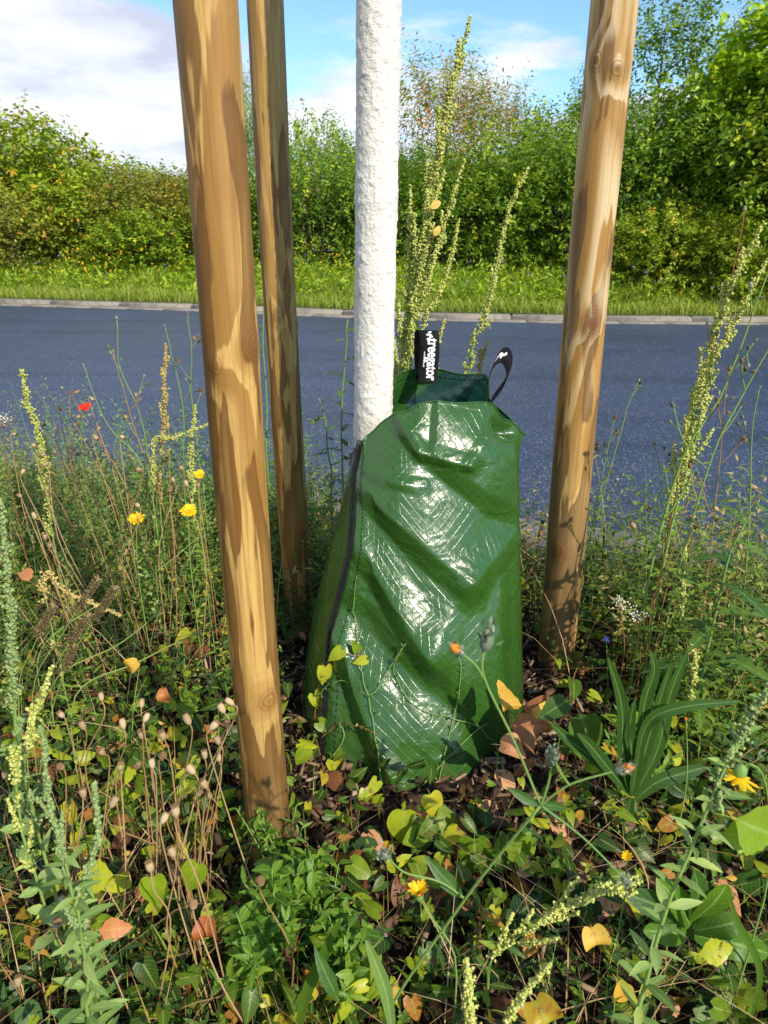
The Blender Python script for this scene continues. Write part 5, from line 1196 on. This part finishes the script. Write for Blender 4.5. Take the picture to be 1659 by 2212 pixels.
zx5 = lambda x, y: (1054 + x * .3646, 1296 + y * .3646)
Yp = 1.02
root = empty('ribwort_plantain', at(*zx5(850, 1160), Yp), 'rosette of long dark green strap leaves on the ground right of the bag', 'plant')
for k, (L, w_) in enumerate([([(850, 1160), (800, 900), (790, 620), (710, 340)], .013), ([(850, 1160), (850, 900), (835, 780), (870, 590)], .012), ([(855, 1160), (900, 850), (930, 600), (985, 420), (960, 300)], .012), ([(860, 1160), (940, 860), (1010, 620), (1090, 370)], .012), ([(862, 1160), (1000, 900), (1080, 560), (1185, 300)], .012), ([(862, 1160), (930, 760), (1130, 640), (1500, 600)], .011), ([(845, 1150), (740, 1030), (620, 880), (530, 790)], .012), ([(845, 1150), (680, 980), (480, 830), (365, 720)], .011), ([(870, 1190), (1000, 1080), (1180, 1020), (1290, 990)], .014), ([(850, 1170), (830, 1250), (815, 1380), (800, 1480)], .012), ([(852, 1160), (880, 980), (900, 870)], .012)]):
    ac = Acc(); n_ = len(L); P_ = [at(*zx5(*q), Yp + (.0 if i == 0 else (-.05 + .02 * (k % 5)) * i / n_)) for i, q in enumerate(L)]; P_[0] = Vector((P_[0].x, P_[0].y, max(P_[0].z, .01)))
    strap_leaf(ac, P_, w_, .25 + .04 * (k % 6)); ac.build('leaf', M['herb'], root, root.location)
# broad oval leaves lower right
root = empty('broad_leaf_dock', at(1490, 2010, .74), 'cluster of broad smooth oval leaves in the lower right corner', 'plant')
for k, (a_, b_, w_) in enumerate([((1480, 1990), (1350, 1930), .020), ((1490, 2000), (1420, 1900), .018), ((1495, 1990), (1570, 1910), .020), ((1500, 2010), (1600, 1990), .020), ((1500, 2020), (1660, 2060), .022), ((1480, 2020), (1390, 2010), .018), ((1495, 1985), (1500, 1880), .016), ((1520, 2120), (1660, 2200), .024)]):
    p0, p1 = at(*a_, .74), at(*b_, .72); md = (p0 + p1) * .5 + Vector((0, -.01, .015)); ac = Acc(); strap_leaf(ac, [p0, md, p1], w_, .3 + .08 * (k % 4), .2, 16); ac.build('leaf', M['bright' if k % 3 else 'herb'], root, root.location)
# big blades in the foreground
for k, (L, Y, w_, mt, lab) in enumerate([([(640, 2260), (660, 2150), (700, 2060), (735, 1985)], .62, .008, 'grass', 'broad dark green grass blade at the bottom edge below the front stake'), ([(850, 2240), (835, 2150), (815, 2090), (790, 2030)], .55, .008, 'silver', 'blurred grey green blade at the bottom edge left of centre'), ([(1610, 2240), (1640, 2100), (1590, 1990), (1575, 1935)], .66, .006, 'grass', 'long green grass blade at the right end of the bottom edge')]):
    ac = Acc(); strap_leaf(ac, [at(*q, Y) for q in L], w_, .45); o = ac.build('strap_leaf_weed', M[mt]); tag(o, lab, 'weed')
# foxtail grass heads lying at left
for k, (a_, b_, lab) in enumerate([((60, 1590), (250, 1270), 'brown foxtail grass head leaning right, farthest right of the left bed ones'), ((70, 1500), (212, 1250), 'brown foxtail head beside the rightmost one in the left bed'), ((40, 1500), (115, 1310), 'short brown foxtail head close to the left edge'), ((60, 1560), (190, 1330), 'brown foxtail grass head crossing beneath the others'), ((90, 1640), (160, 1395), 'lowest brown foxtail head in the left bed')]):
    r = np.random.default_rng(90 + k); Y = 1.12; C = path([a_, ((a_[0] + b_[0]) / 2 - 6, (a_[1] + b_[1]) / 2 - 6), b_], Y, ground=True, gx=-.04); o = C[0]; root = empty('foxtail_grass', o, lab, 'grass', 'foxtail grasses in the left bed')
    st = Acc(); st.tube(C, np.linspace(.0012, .0008, len(C)), 4, .7); st.build('stem', M['stem_green'], root, o); hd = Acc(); n_ = 420; f = r.uniform(.86, 1., n_); P_, _ = along(C, f); T_ = tang(C, f); o_ = nz(np.cross(T_, r.normal(size=(n_, 3)))); hd.inst(LANCE, P_ + o_ * .002, T_ * .8 + o_, o_ * -1 + T_, .006 + .003 * r.random(n_), r.random(n_), np.full(n_, .9)); hd.build('seed_head', M['foxtail'], root, o)
# long arching bare stems over the left bed
for k, (L, Y, lab) in enumerate([([(160, 1510), (300, 1430), (420, 1370), (480, 1345)], 1.15, 'long pale grass stem arching over the left bed toward the front stake'), ([(120, 1470), (260, 1390), (360, 1300), (420, 1180)], 1.3, 'green arching stem curving up toward the yellow flowers'), ([(90, 1400), (240, 1290), (330, 1240), (430, 1160)], 1.45, 'second green arching stem higher in the left bed')]):
    C = path(L, Y, ground=True, gx=-.03, n=24); ac = Acc(); ac.tube(C, np.linspace(.0020, .001, len(C)), 5, .7); o = ac.build('arching_weed', M['stem_green'], None, C[0]); tag(o, lab, 'weed')

# ---- vines creeping on the bag
def vine(name, pxs, label, seed, leaf_pts=(), small=True, mat='stem_green', lift=.006):
    P_ = [on_bag(x, y, lift) or (at(x, y, 1.18) if y < 1690 else gz(x, y, .02)) for x, y in pxs]; C = catmull(np.array([tuple(p) for p in P_]), np.linspace(0, len(P_) - 1.001, len(P_) * 5), False)
    C = C + vnoise(C * 60, seed)[:, None] * .003; r = np.random.default_rng(seed); root = empty(name, C[0], label, 'vine', 'thin vines on the green bag'); st = Acc(); st.tube(C, np.linspace(.0013, .0008, len(C)), 5, .5)
    lf = Acc()
    if small: n_ = len(C) * 2 // 3; shoot_leaves(lf, C, .03, .97, n_, .013, OVAL2, r, .6, (.2, .9), .2, 0.)
    st.build('stem', M[mat], root, C[0])
    for (x, y, dx, dz, s_) in leaf_pts:
        p_ = on_bag(x, y, .012) or at(x, y, 1.17); lf.inst(ARROW, [p_], [(dx, -.25, dz)], [(.2, -.9, .5)], [s_], [r.uniform(.45, .85)])
    if lf.V: lf.build('foliage', M['bindweed' if leaf_pts else 'herb'], root, C[0])
vine('knotweed_vine', [(830, 1712), (815, 1610), (800, 1530), (778, 1440), (768, 1350), (764, 1300), (770, 1245)], 'upright knotweed stem climbing the left part of the bag', 1)
vine('knotweed_vine', [(1075, 1660), (1068, 1610), (1022, 1562), (960, 1548), (900, 1530), (864, 1482), (852, 1440), (880, 1388)], 'knotweed stem arching over the middle of the bag', 2)
vine('knotweed_vine', [(945, 1700), (955, 1640), (975, 1560), (990, 1500), (992, 1440), (986, 1398)], 'knotweed stem running up the right half of the bag', 3)
vine('knotweed_vine', [(905, 1700), (960, 1640), (1010, 1590), (1050, 1560)], 'short knotweed stem low on the right half of the bag', 4)
vine('knotweed_vine', [(715, 1640), (745, 1580), (700, 1500), (740, 1470), (800, 1500), (830, 1460), (870, 1400)], 'knotweed stem zigzagging across the lower left of the bag', 5)
vine('knotweed_vine', [(700, 1590), (740, 1560), (790, 1572), (815, 1590)], 'short knotweed stem near the foot of the zip', 6, mat='stem_red')
vine('bindweed_vine', [(705, 1690), (690, 1600), (688, 1520), (700, 1450), (735, 1408), (775, 1420), (780, 1400)], 'bindweed with bright arrow leaves climbing beside the zip', 7,
     [(738, 1405, -.7, -.6, .040), (712, 1440, -.1, -1, .050), (690, 1500, .4, -.8, .045), (700, 1560, .8, -.5, .042), (772, 1405, -.3, .8, .03), (790, 1425, -.9, -.2, .03), (685, 1600, .4, -.9, .055), (655, 1560, -.6, -.4, .038), (725, 1640, .5, -.9, .05), (660, 1620, -.5, -.9, .045)], False, 'stem_red')

# ================================================================== GROUND COVER
BX, BY = .08, 1.46
posts = [(-.20, .99), (-.26, 1.90), (.45, 1.65)]
def scatter(n, xr, yr, r, bagr=.33, soft=.0, power=None, edge=True):
    x = r.uniform(*xr, n); y = r.uniform(*yr, n)
    ok = np.hypot((x - BX) / 1.0, y - BY) > bagr + soft * r.random(n)
    if edge: ok &= y < near_y(x) - KW - .02 + .10 * np.maximum(vnoise(np.stack([x * 6, y * 6, x * 0], -1), 4), 0)
    for (a_, b_) in posts: ok &= np.hypot(x - a_, y - b_) > .052
    # stay inside what the camera could plausibly see
    ok &= np.abs(x) < .35 + .78 * (y + .35)
    return x[ok], y[ok]
def dens_keep(x, y, r, lo=.30, hi=.80):
    d = np.hypot((x - BX) * .9, (y - 1.40)); p = np.clip((d - lo) / (hi - lo), 0.03, 1); return r.random(len(x)) < p
r = np.random.default_rng(101)
# grass
x, y = scatter(44000, (-3.0, 2.6), (.35, 4.2), r); k = dens_keep(x, y, r); x, y = x[k], y[k]
pn = fbm(np.stack([x * 2.2, y * 2.2, x * 0], -1), 2, 31); k = r.random(len(x)) < np.clip(.55 + pn * 1.3 + (y - 1.3) * .25, .08, 1); x, y, pn = x[k], y[k], pn[k]
n = len(x); hmax = np.where(y > 1.2, .25, .13); h = hmax * (.35 + .75 * r.random(n)); h *= np.clip(1 - .35 * np.exp(-((x - .2) ** 2) / .3), .5, 1)
ac = Acc(); blades(ac, np.stack([x, y, x * 0], -1), h, r.normal(size=(n, 2)) * .55 + [-.15, 0], .0011 + .0016 * r.random(n), np.clip(.45 + r.normal(size=n) * .22, 0, 1), 5, r)
tag(ac.build('bed_grass', M['grass']), 'tangled grass growing in the planting bed', 'grass', kind='stuff')
# dead bleached stems
x, y = scatter(9000, (-2.6, 2.2), (.35, 3.6), r); k = dens_keep(x, y, r, .3, .9); x, y = x[k], y[k]; n = len(x)
ac = Acc(); blades(ac, np.stack([x, y, x * 0 + .01], -1), .08 + .26 * r.random(n) * np.where(y > 1.25, 1.35, .6), r.normal(size=(n, 2)) * .8, .0008 + .0006 * r.random(n), r.random(n), 5, r, .8)
tag(ac.build('dry_stalks', M['stem_dry']), 'thin dry brown stalks tangled in the planting bed', 'dry stalks', kind='stuff')
def sprigs(name, mat, tpl, n, K, hr, size, label, seed, xr=(-2.8, 2.4), yr=(.35, 3.8), lean=.35, soft=True, tint=(.1, .8), stem='stem_green', lo=.32, hi=.8, near_scale=.7):
    r = np.random.default_rng(seed); x, y = scatter(n, xr, yr, r)
    if soft: k = dens_keep(x, y, r, lo, hi); x, y = x[k], y[k]
    cl = vnoise(np.stack([x * 3, y * 3, x * 0 + seed], -1), seed); k = r.random(len(x)) < np.clip(.65 + cl, .1, 1); x, y = x[k], y[k]; n = len(x)
    h = r.uniform(*hr, n) * np.where(y < 1.15, near_scale, 1.); ln = r.normal(size=(n, 2)) * lean; t = np.linspace(.12, 1, K)[None]
    bx = x[:, None] + ln[:, 0:1] * h[:, None] * t ** 1.3; by = y[:, None] + ln[:, 1:2] * h[:, None] * t ** 1.3; bz = h[:, None] * (t - .25 * np.hypot(ln[:, 0], ln[:, 1])[:, None] * t ** 2)
    P_ = np.stack([bx, by, bz], -1); ax = nz(np.stack([ln[:, 0], ln[:, 1], np.ones(n)], -1)); sd = nz(np.cross(ax, r.normal(size=(n, 3)))); sd2 = np.cross(ax, sd); ph = (np.arange(K) * 2.4)[None] + r.random((n, 1)) * 6
    o_ = sd[:, None] * np.cos(ph)[..., None] + sd2[:, None] * np.sin(ph)[..., None]; d = nz(o_ + ax[:, None] * .55 + r.normal(size=(n, K, 3)) * .15); nr = nz(ax[:, None] * .9 - o_ * .4 + [0, -.3, .5])
    s_ = size * (1 - .4 * t) * (.6 + .7 * r.random((n, K))); tn = np.clip(r.uniform(*tint, n)[:, None] + r.normal(size=(n, K)) * .1, 0, 1)
    ac = Acc(); ac.inst(tpl, P_.reshape(-1, 3), d.reshape(-1, 3), nr.reshape(-1, 3), s_.ravel(), tn.ravel()); tag(ac.build(name, M[mat]), label, 'ground cover', kind='stuff')
    ac = Acc(); blades(ac, np.stack([x, y, x * 0], -1), h, ln, np.full(n, .0008), r.random(n), 4, r, .5); tag(ac.build(name.replace('leaves', 'stems'), M[stem]), label.replace('leaves', 'stems'), 'ground cover', kind='stuff')
sprigs('knotweed_leaves', 'herb', OVAL2, 6500, 14, (.06, .20), .017, 'small oval leaves of creeping knotweed in the bed', 111, tint=(.1, .95), lo=.22, hi=.6)
sprigs('chickweed_leaves', 'bright', OVAL, 1500, 9, (.04, .13), .018, 'fresh light green small leaves low in the bed', 113, tint=(.0, .6))
sprigs('herb_leaves', 'herb', LANCE, 2300, 12, (.08, .24), .042, 'dark green lance shaped leaves of mixed herbs in the bed', 115, tint=(.0, .6), near_scale=.55)
sprigs('back_weed_leaves', 'grass', LANCE, 3400, 16, (.16, .40), .040, 'taller mixed weed leaves along the road edge of the bed', 117, yr=(1.75, 3.9), tint=(.2, .9), lo=.2, hi=.4)
sprigs('olive_leaves', 'h_olive', OVAL2, 2600, 18, (.12, .36), .020, 'olive seeding weed leaves in the bed', 119, yr=(1.2, 3.6), tint=(.3, 1.))
sprigs('tall_fine_leaves', 'silver', OVAL2, 1500, 26, (.28, .62), .020, 'fine leaved tall weeds crowding the left road edge', 133, xr=(-2.8, -.42), yr=(1.7, 3.4), tint=(.0, .7), soft=False, lean=.22)
sprigs('slender_leaves', 'grass', LANCE, 1300, 20, (.24, .62), .034, 'slender leaved tall weeds crowding the right road edge', 135, xr=(.62, 2.4), yr=(1.2, 2.6), tint=(.3, .9), soft=False, lean=.25)
sprigs('mid_herb_leaves', 'bright', LANCE, 1500, 14, (.12, .30), .032, 'fresh green leaves of herbs filling the middle of the bed', 137, yr=(1.1, 3.2), tint=(.1, .9), lo=.3, hi=.6)
sprigs('wispy_leaves', 'bright', LANCE, 420, 20, (.25, .55), .028, 'wispy fresh green weeds between the back stake and the trunk', 139, xr=(-.75, .05), yr=(1.85, 3.0), tint=(.2, .9), soft=False, lean=.2)
# bindweed carpet
def carpet(n, seed, xr, yr, zr, size, tint, tpl=ARROW, keep=(.22, .50), mat='bindweed', name='bindweed_leaves', label='', up=.9, nscale=1.4):
    r = np.random.default_rng(seed); x, y = scatter(n, xr, yr, r, .30); k = dens_keep(x, y, r, *keep); x, y = x[k], y[k]
    cl = vnoise(np.stack([x * nscale * 3, y * nscale * 3, x * 0 + seed], -1), seed); k = r.random(len(x)) < np.clip(.6 + cl * 1.1, .05, 1); x, y = x[k], y[k]; n = len(x)
    z = r.uniform(zr[0], zr[1], n) ** 1.0 * np.where(y > 1.25, .8, 1); P_ = np.stack([x, y, z], -1)
    d = nz(r.normal(size=(n, 3)) * [1, 1, .35] + [0, -.35, -.25]); nr = nz(r.normal(size=(n, 3)) * .62 + [.15, -.45, up]); s_ = size * (.55 + .75 * r.random(n) ** 1.2)
    ac = Acc(); ac.inst(tpl, P_, d, nr, s_, np.clip(r.normal(size=n) * .26 + r.uniform(*tint, n), 0, 1), .65 + .5 * r.random(n))
    tag(ac.build(name, M[mat]), label, 'ground cover', kind='stuff')
    ac = Acc(); b = P_.copy(); b[:, 2] = 0; b[:, :2] += r.normal(size=(n, 2)) * .02; ln = (P_[:, :2] - b[:, :2]) / np.maximum(z, .01)[:, None]
    blades(ac, b, np.maximum(z, .01), ln, np.full(n, .0008), r.random(n), 4, r, .0); tag(ac.build(name.replace('leaves', 'stalks'), M['stem_red']), label.replace('leaves', 'stalks'), 'ground cover', kind='stuff')
carpet(5600, 121, (-1.5, 1.5), (.35, 1.55), (.01, .13), .036, (.1, .80), label='arrow shaped bindweed leaves carpeting the foreground')
carpet(2200, 123, (-2.4, 2.2), (1.2, 3.2), (.01, .14), .045, (.15, .6), label='bindweed leaves scattered through the back of the bed', name='far_bindweed_leaves')
carpet(900, 125, (-1.4, 1.4), (.35, 1.4), (.01, .08), .048, (.0, .4), HEART, mat='herb', label='dark heart shaped leaves low in the foreground', name='heart_leaves')
carpet(480, 127, (-1.5, 1.5), (.35, 1.8), (.005, .07), .05, (.0, .9), HEART, (.1, .3), 'fallen', 'leaf_litter', 'brown leaf litter between the plants')
carpet(300, 129, (-1.5, 1.5), (.35, 2.2), (.02, .10), .032, (.2, .9), OVAL, (.25, .5), 'fallen_yellow', 'yellowed_leaves', 'yellowed leaves scattered among the green ground cover')

# wood chip mulch
r = np.random.default_rng(131); n = 5200; x = BX + r.normal(size=n) * .42; y = 1.36 + r.normal(size=n) * .36; k = (np.hypot(x - BX, y - BY) > .24) & (y > .4); x, y = x[k], y[k]; n = len(x)
chip = (np.array([(-.5, 0, 0), (.5, .06, 0), (.42, 1, .1), (-.38, .94, .05), (-.45, .05, .28), (.45, .1, .25), (.36, .93, .3), (-.33, .9, .33)]) * [.34, 1, .5], np.array([(0, 3, 2, 1), (4, 5, 6, 7), (0, 1, 5, 4), (1, 2, 6, 5), (2, 3, 7, 6), (3, 0, 4, 7)]), np.zeros((0, 3), int), np.zeros((8, 2)))
ac = Acc(); d = nz(r.normal(size=(n, 3)) * [1, 1, .22]); ac.inst(chip, np.stack([x, y, r.uniform(-.002, .018, n)], -1), d, r.normal(size=(n, 3)) * .35 + [0, 0, 1], .016 + .040 * r.random(n) ** 2.4, r.random(n) ** 1.4, .35 + .9 * r.random(n) ** 1.5)
tag(ac.build('wood_chip_mulch', M['chip'], smooth=False), 'brown and grey wood chip mulch around the bag and stakes', 'mulch', kind='stuff')
# two weathered wood pieces in the mulch
for k, (a_, b_, lab) in enumerate([((985, 1772), (1145, 1795), 'long weathered grey brown piece of wood lying in front of the bag'), ((832, 2010), (905, 1960), 'short splintered piece of wood beneath the foreground flower')]):
    p0, p1 = gz(*a_, .015), gz(*b_, .015); C = catmull(np.array([tuple(p0), tuple((p0 + p1) / 2 + Vector((0, .004, .006))), tuple(p1)]), np.linspace(0, 1.999, 12), False); ac = Acc(); ac.tube(C, .011 + .003 * np.sin(np.arange(12) * 1.3), 9, .55); V_ = ac.V[0]; V_ += (vnoise(V_ * 130, 7) * .0025)[:, None]; o = ac.build('wood_piece', M['chip'], None, p0, smooth=False); tag(o, lab, 'wood')

# ---- fallen leaves and notable bright leaves
def one_leaf(name, px, py, Y, size, d, nr, mat, tint, label, tpl=HEART, cat='leaf', group='fallen leaves', curl=.0, wid=1., stalk=True):
    c = at(px, py, Y) if Y else gz(px, py, .03); ac = Acc(); V, Q, T, UV = tpl; V = V.copy(); V[:, 2] += curl * (V[:, 0] ** 2) * 3 + curl * .5 * np.sin(V[:, 1] * 5)
    V[:, 2] += .03 * vnoise(V * 7 + px, int(px) % 50)
    ac.inst((V, Q, T, UV), [c], [d], [nr], [size], [tint], np.array([wid]))
    p_ = np.array(tuple(c)); dd = nz(np.array(d, float))
    if stalk: ac.tube([p_ - dd * size * .4 - [0, 0, .006], p_ - dd * size * .1, p_ + dd * size * .05], [.0007, .0008, .0008], 4, tint)
    o = ac.build(name, M[mat], None, c); me = o.modifiers.new('smooth', 'SUBSURF'); me.levels = 1; me.render_levels = 2; return tag(o, label, cat, group)
F = one_leaf
F('fallen_leaf', 1090, 1535, 1.19, .058, (.0, .15, 1), (.35, -.9, .1), 'fallen_yellow', .35, 'upright torn yellow brown leaf leaning on the lower right of the bag', TOOTH, curl=.6, wid=1.25)
F('fallen_leaf', 1120, 1560, 1.20, .085, (.5, .1, -.8), (.2, -.7, .6), 'fallen', .65, 'large curled brown leaf right of the foot of the bag', curl=.7)
F('fallen_leaf', 1140, 1540, 1.22, .07, (.8, .2, -.3), (-.1, -.6, .8), 'fallen', .55, 'brown crinkled leaf farthest right beside the foot of the bag', curl=.6)
F('fallen_leaf', 1150, 1548, 1.20, .045, (.6, 0, .7), (-.3, -.9, .3), 'fallen_yellow', .6, 'yellow edged leaf above the brown leaves right of the bag', TOOTH, curl=.4)
F('fallen_leaf', 1085, 1610, 1.10, .055, (.9, -.2, -.2), (-.1, -.4, 1), 'fallen', .8, 'rusty flat leaf below the curled brown leaf at the bag', HEART, curl=.3)
F('fallen_leaf', 1070, 1665, None, .06, (.5, -.6, -.1), (.1, -.5, 1), 'fallen', 1., 'pale pinkish tan leaf on the mulch in front of the bag', OVAL, wid=1.4)
F('fallen_leaf', 1030, 1745, None, .05, (.9, .1, 0), (0, -.4, 1), 'fallen', .95, 'pink tinged leaf on the mulch left of the weathered wood', OVAL, wid=1.2)
F('fallen_leaf', 920, 1880, None, .10, (.2, -.9, 0), (.1, -.4, 1), 'fallen', .12, 'big dark red brown leaf on the ground above the foreground yellow flower', HEART, curl=.3)
F('fallen_leaf', 985, 1850, None, .09, (.8, .4, .1), (-.2, -.5, 1), 'fallen', .22, 'dark brown leaf touching the right of the big red brown one', HEART, curl=.4)
F('fallen_leaf', 790, 1895, None, .07, (-.8, .1, .1), (.1, -.5, 1), 'fallen', .25, 'dark glossy brown curled leaf right of the leafy weeds', HEART, curl=.7)
F('fallen_leaf', 870, 1960, None, .08, (.3, .5, 0), (.1, -.3, 1), 'fallen', .18, 'dark brown leaf behind the foreground yellow flower', HEART, curl=.3)
F('orange_leaf', 212, 2010, .66, .045, (1, .1, -.05), (.0, -.8, .7), 'fallen_orange', .8, 'bright salmon orange leaf in the lower left foreground', TOOTH, wid=1.1)
F('orange_leaf', 448, 1985, .74, .05, (.1, -.2, -1), (-.1, -.9, .4), 'fallen_orange', .2, 'red orange leaf with black spots below the front poppies', HEART, wid=.9, curl=.4)
F('orange_leaf', 352, 1490, 1.1, .034, (.2, -.2, -.9), (.1, -.9, .4), 'fallen_orange', .7, 'red edged oval leaf among the left poppy heads', HEART, wid=.8, curl=.4)
F('yellow_leaf', 295, 1430, 1.15, .034, (-.6, -.1, -.5), (.1, -.8, .6), 'fallen_yellow', .3, 'curled ochre yellow leaf in the middle of the left bed', HEART, curl=.4)
F('yellow_leaf', 245, 1890, .74, .06, (-1, 0, -.1), (0, -.7, .7), 'bindweed', .8, 'bright yellow green arrow leaf right of the big goosefoot at lower left', TOOTH, group='bright leaves', wid=1.2)
F('yellow_leaf', 930, 450, 1.79, .03, (.9, 0, .6), (0, -1, .4), 'fallen_yellow', .9, 'small yellow leaf caught on the tallest goosefoot above the road', OVAL, group='bright leaves', wid=1.3)
F('yellow_leaf', 938, 510, 1.79, .028, (.5, 0, .9), (0, -1, .3), 'fallen_yellow', .9, 'second smaller yellow leaf lower on the tallest goosefoot', OVAL, group='bright leaves', wid=1.2)
F('fallen_leaf', 68, 1242, 1.35, .032, (-.9, 0, .1), (0, -.7, .7), 'fallen', .7, 'reddish brown leaf above the foxtail heads at left', HEART)
F('bindweed_leaf', 873, 1755, 1.02, .072, (-.05, -.25, -.75), (.0, -.75, .65), 'bindweed', .72, 'large bright heart leaf directly below the bag, leftmost of the cluster', HEART, group='bright leaves')
F('bindweed_leaf', 945, 1770, 1.03, .066, (.45, -.25, -.35), (.0, -.6, .8), 'bindweed', .55, 'bright green arrow leaf pointing right below the bag', ARROW, group='bright leaves', wid=1.25)
F('bindweed_leaf', 930, 1720, 1.05, .05, (.15, -.2, -.45), (.1, -.6, .8), 'bindweed', .88, 'yellowing arrow leaf with red edge at the foot of the bag', ARROW, group='bright leaves', wid=1.2)
F('bindweed_leaf', 915, 1800, .99, .045, (-.5, -.2, -.1), (.0, -.6, .8), 'bindweed', .6, 'small glossy leaf under the bright heart leaf', HEART, group='bright leaves')
F('bindweed_leaf', 1025, 1818, .95, .080, (.0, -.3, -.9), (-.1, -.85, .5), 'bindweed', .45, 'long arrow leaf hanging down below the weathered wood', ARROW, group='bright leaves', wid=1.05)
F('bindweed_leaf', 1110, 1815, .95, .055, (.3, -.2, -.5), (.1, -.7, .7), 'bindweed', .5, 'round green leaf right of the long hanging arrow leaf', HEART, group='bright leaves', wid=1.1)
F('bindweed_leaf', 330, 1900, .74, .055, (.1, -.2, -.9), (.2, -.9, .4), 'bindweed', .6, 'light green folded leaf among the foreground poppy stems', ARROW, group='bright leaves')
F('bindweed_leaf', 425, 1870, .78, .055, (-.3, -.2, -.8), (.0, -.9, .4), 'bindweed', .6, 'green leaf with torn edge right of the foreground poppy stems', ARROW, group='bright leaves')
F('bindweed_leaf', 1260, 1560, 1.12, .085, (.3, -.25, -.8), (-.1, -.8, .6), 'herb', .6, 'large veined arrow leaf at the foot of the right stake', ARROW, group='bright leaves', wid=1.1)
F('bindweed_leaf', 1215, 1520, 1.15, .06, (-.5, -.2, -.2), (-.1, -.6, .8), 'herb', .5, 'arrow leaf pointing at the bag from the right stake', ARROW, group='bright leaves')
F('bindweed_leaf', 1590, 1770, .66, .085, (.9, 0, -.5), (0, -.9, .4), 'bright', .8, 'large toothed yellow green leaf beneath the golden flower at right', TOOTH, group='bright leaves', wid=1.3)
F('bindweed_leaf', 1560, 1800, .68, .06, (1, 0, -.1), (0, -.9, .5), 'bright', .9, 'pale toothed leaf below the large one at the right edge', TOOTH, group='bright leaves', wid=1.2)
F('yellow_leaf', 1510, 2060, .66, .052, (1, 0, .15), (.1, -.8, .6), 'bindweed', .8, 'yellow green leaf with purple tip in the lower right corner', TOOTH, group='bright leaves', wid=1.1)
F('yellow_leaf', 1280, 2010, .74, .045, (.2, -.1, -.8), (0, -.9, .5), 'fallen_yellow', .6, 'ochre yellow leaf below the fallen goosefoot', ARROW, wid=1.3, curl=.5)
F('yellow_leaf', 1160, 2170, .60, .05, (.4, -.2, -.6), (0, -.8, .6), 'bindweed', .93, 'big yellow leaf at the bottom edge right of the bristly spikes', ARROW, wid=1.3, curl=.5, group='bright leaves')
F('yellow_leaf', 1335, 2120, .66, .045, (.4, -.2, -.8), (0, -.9, .5), 'fallen_yellow', .3, 'small yellow brown leaf at the bottom right of centre', OVAL, wid=1.4)
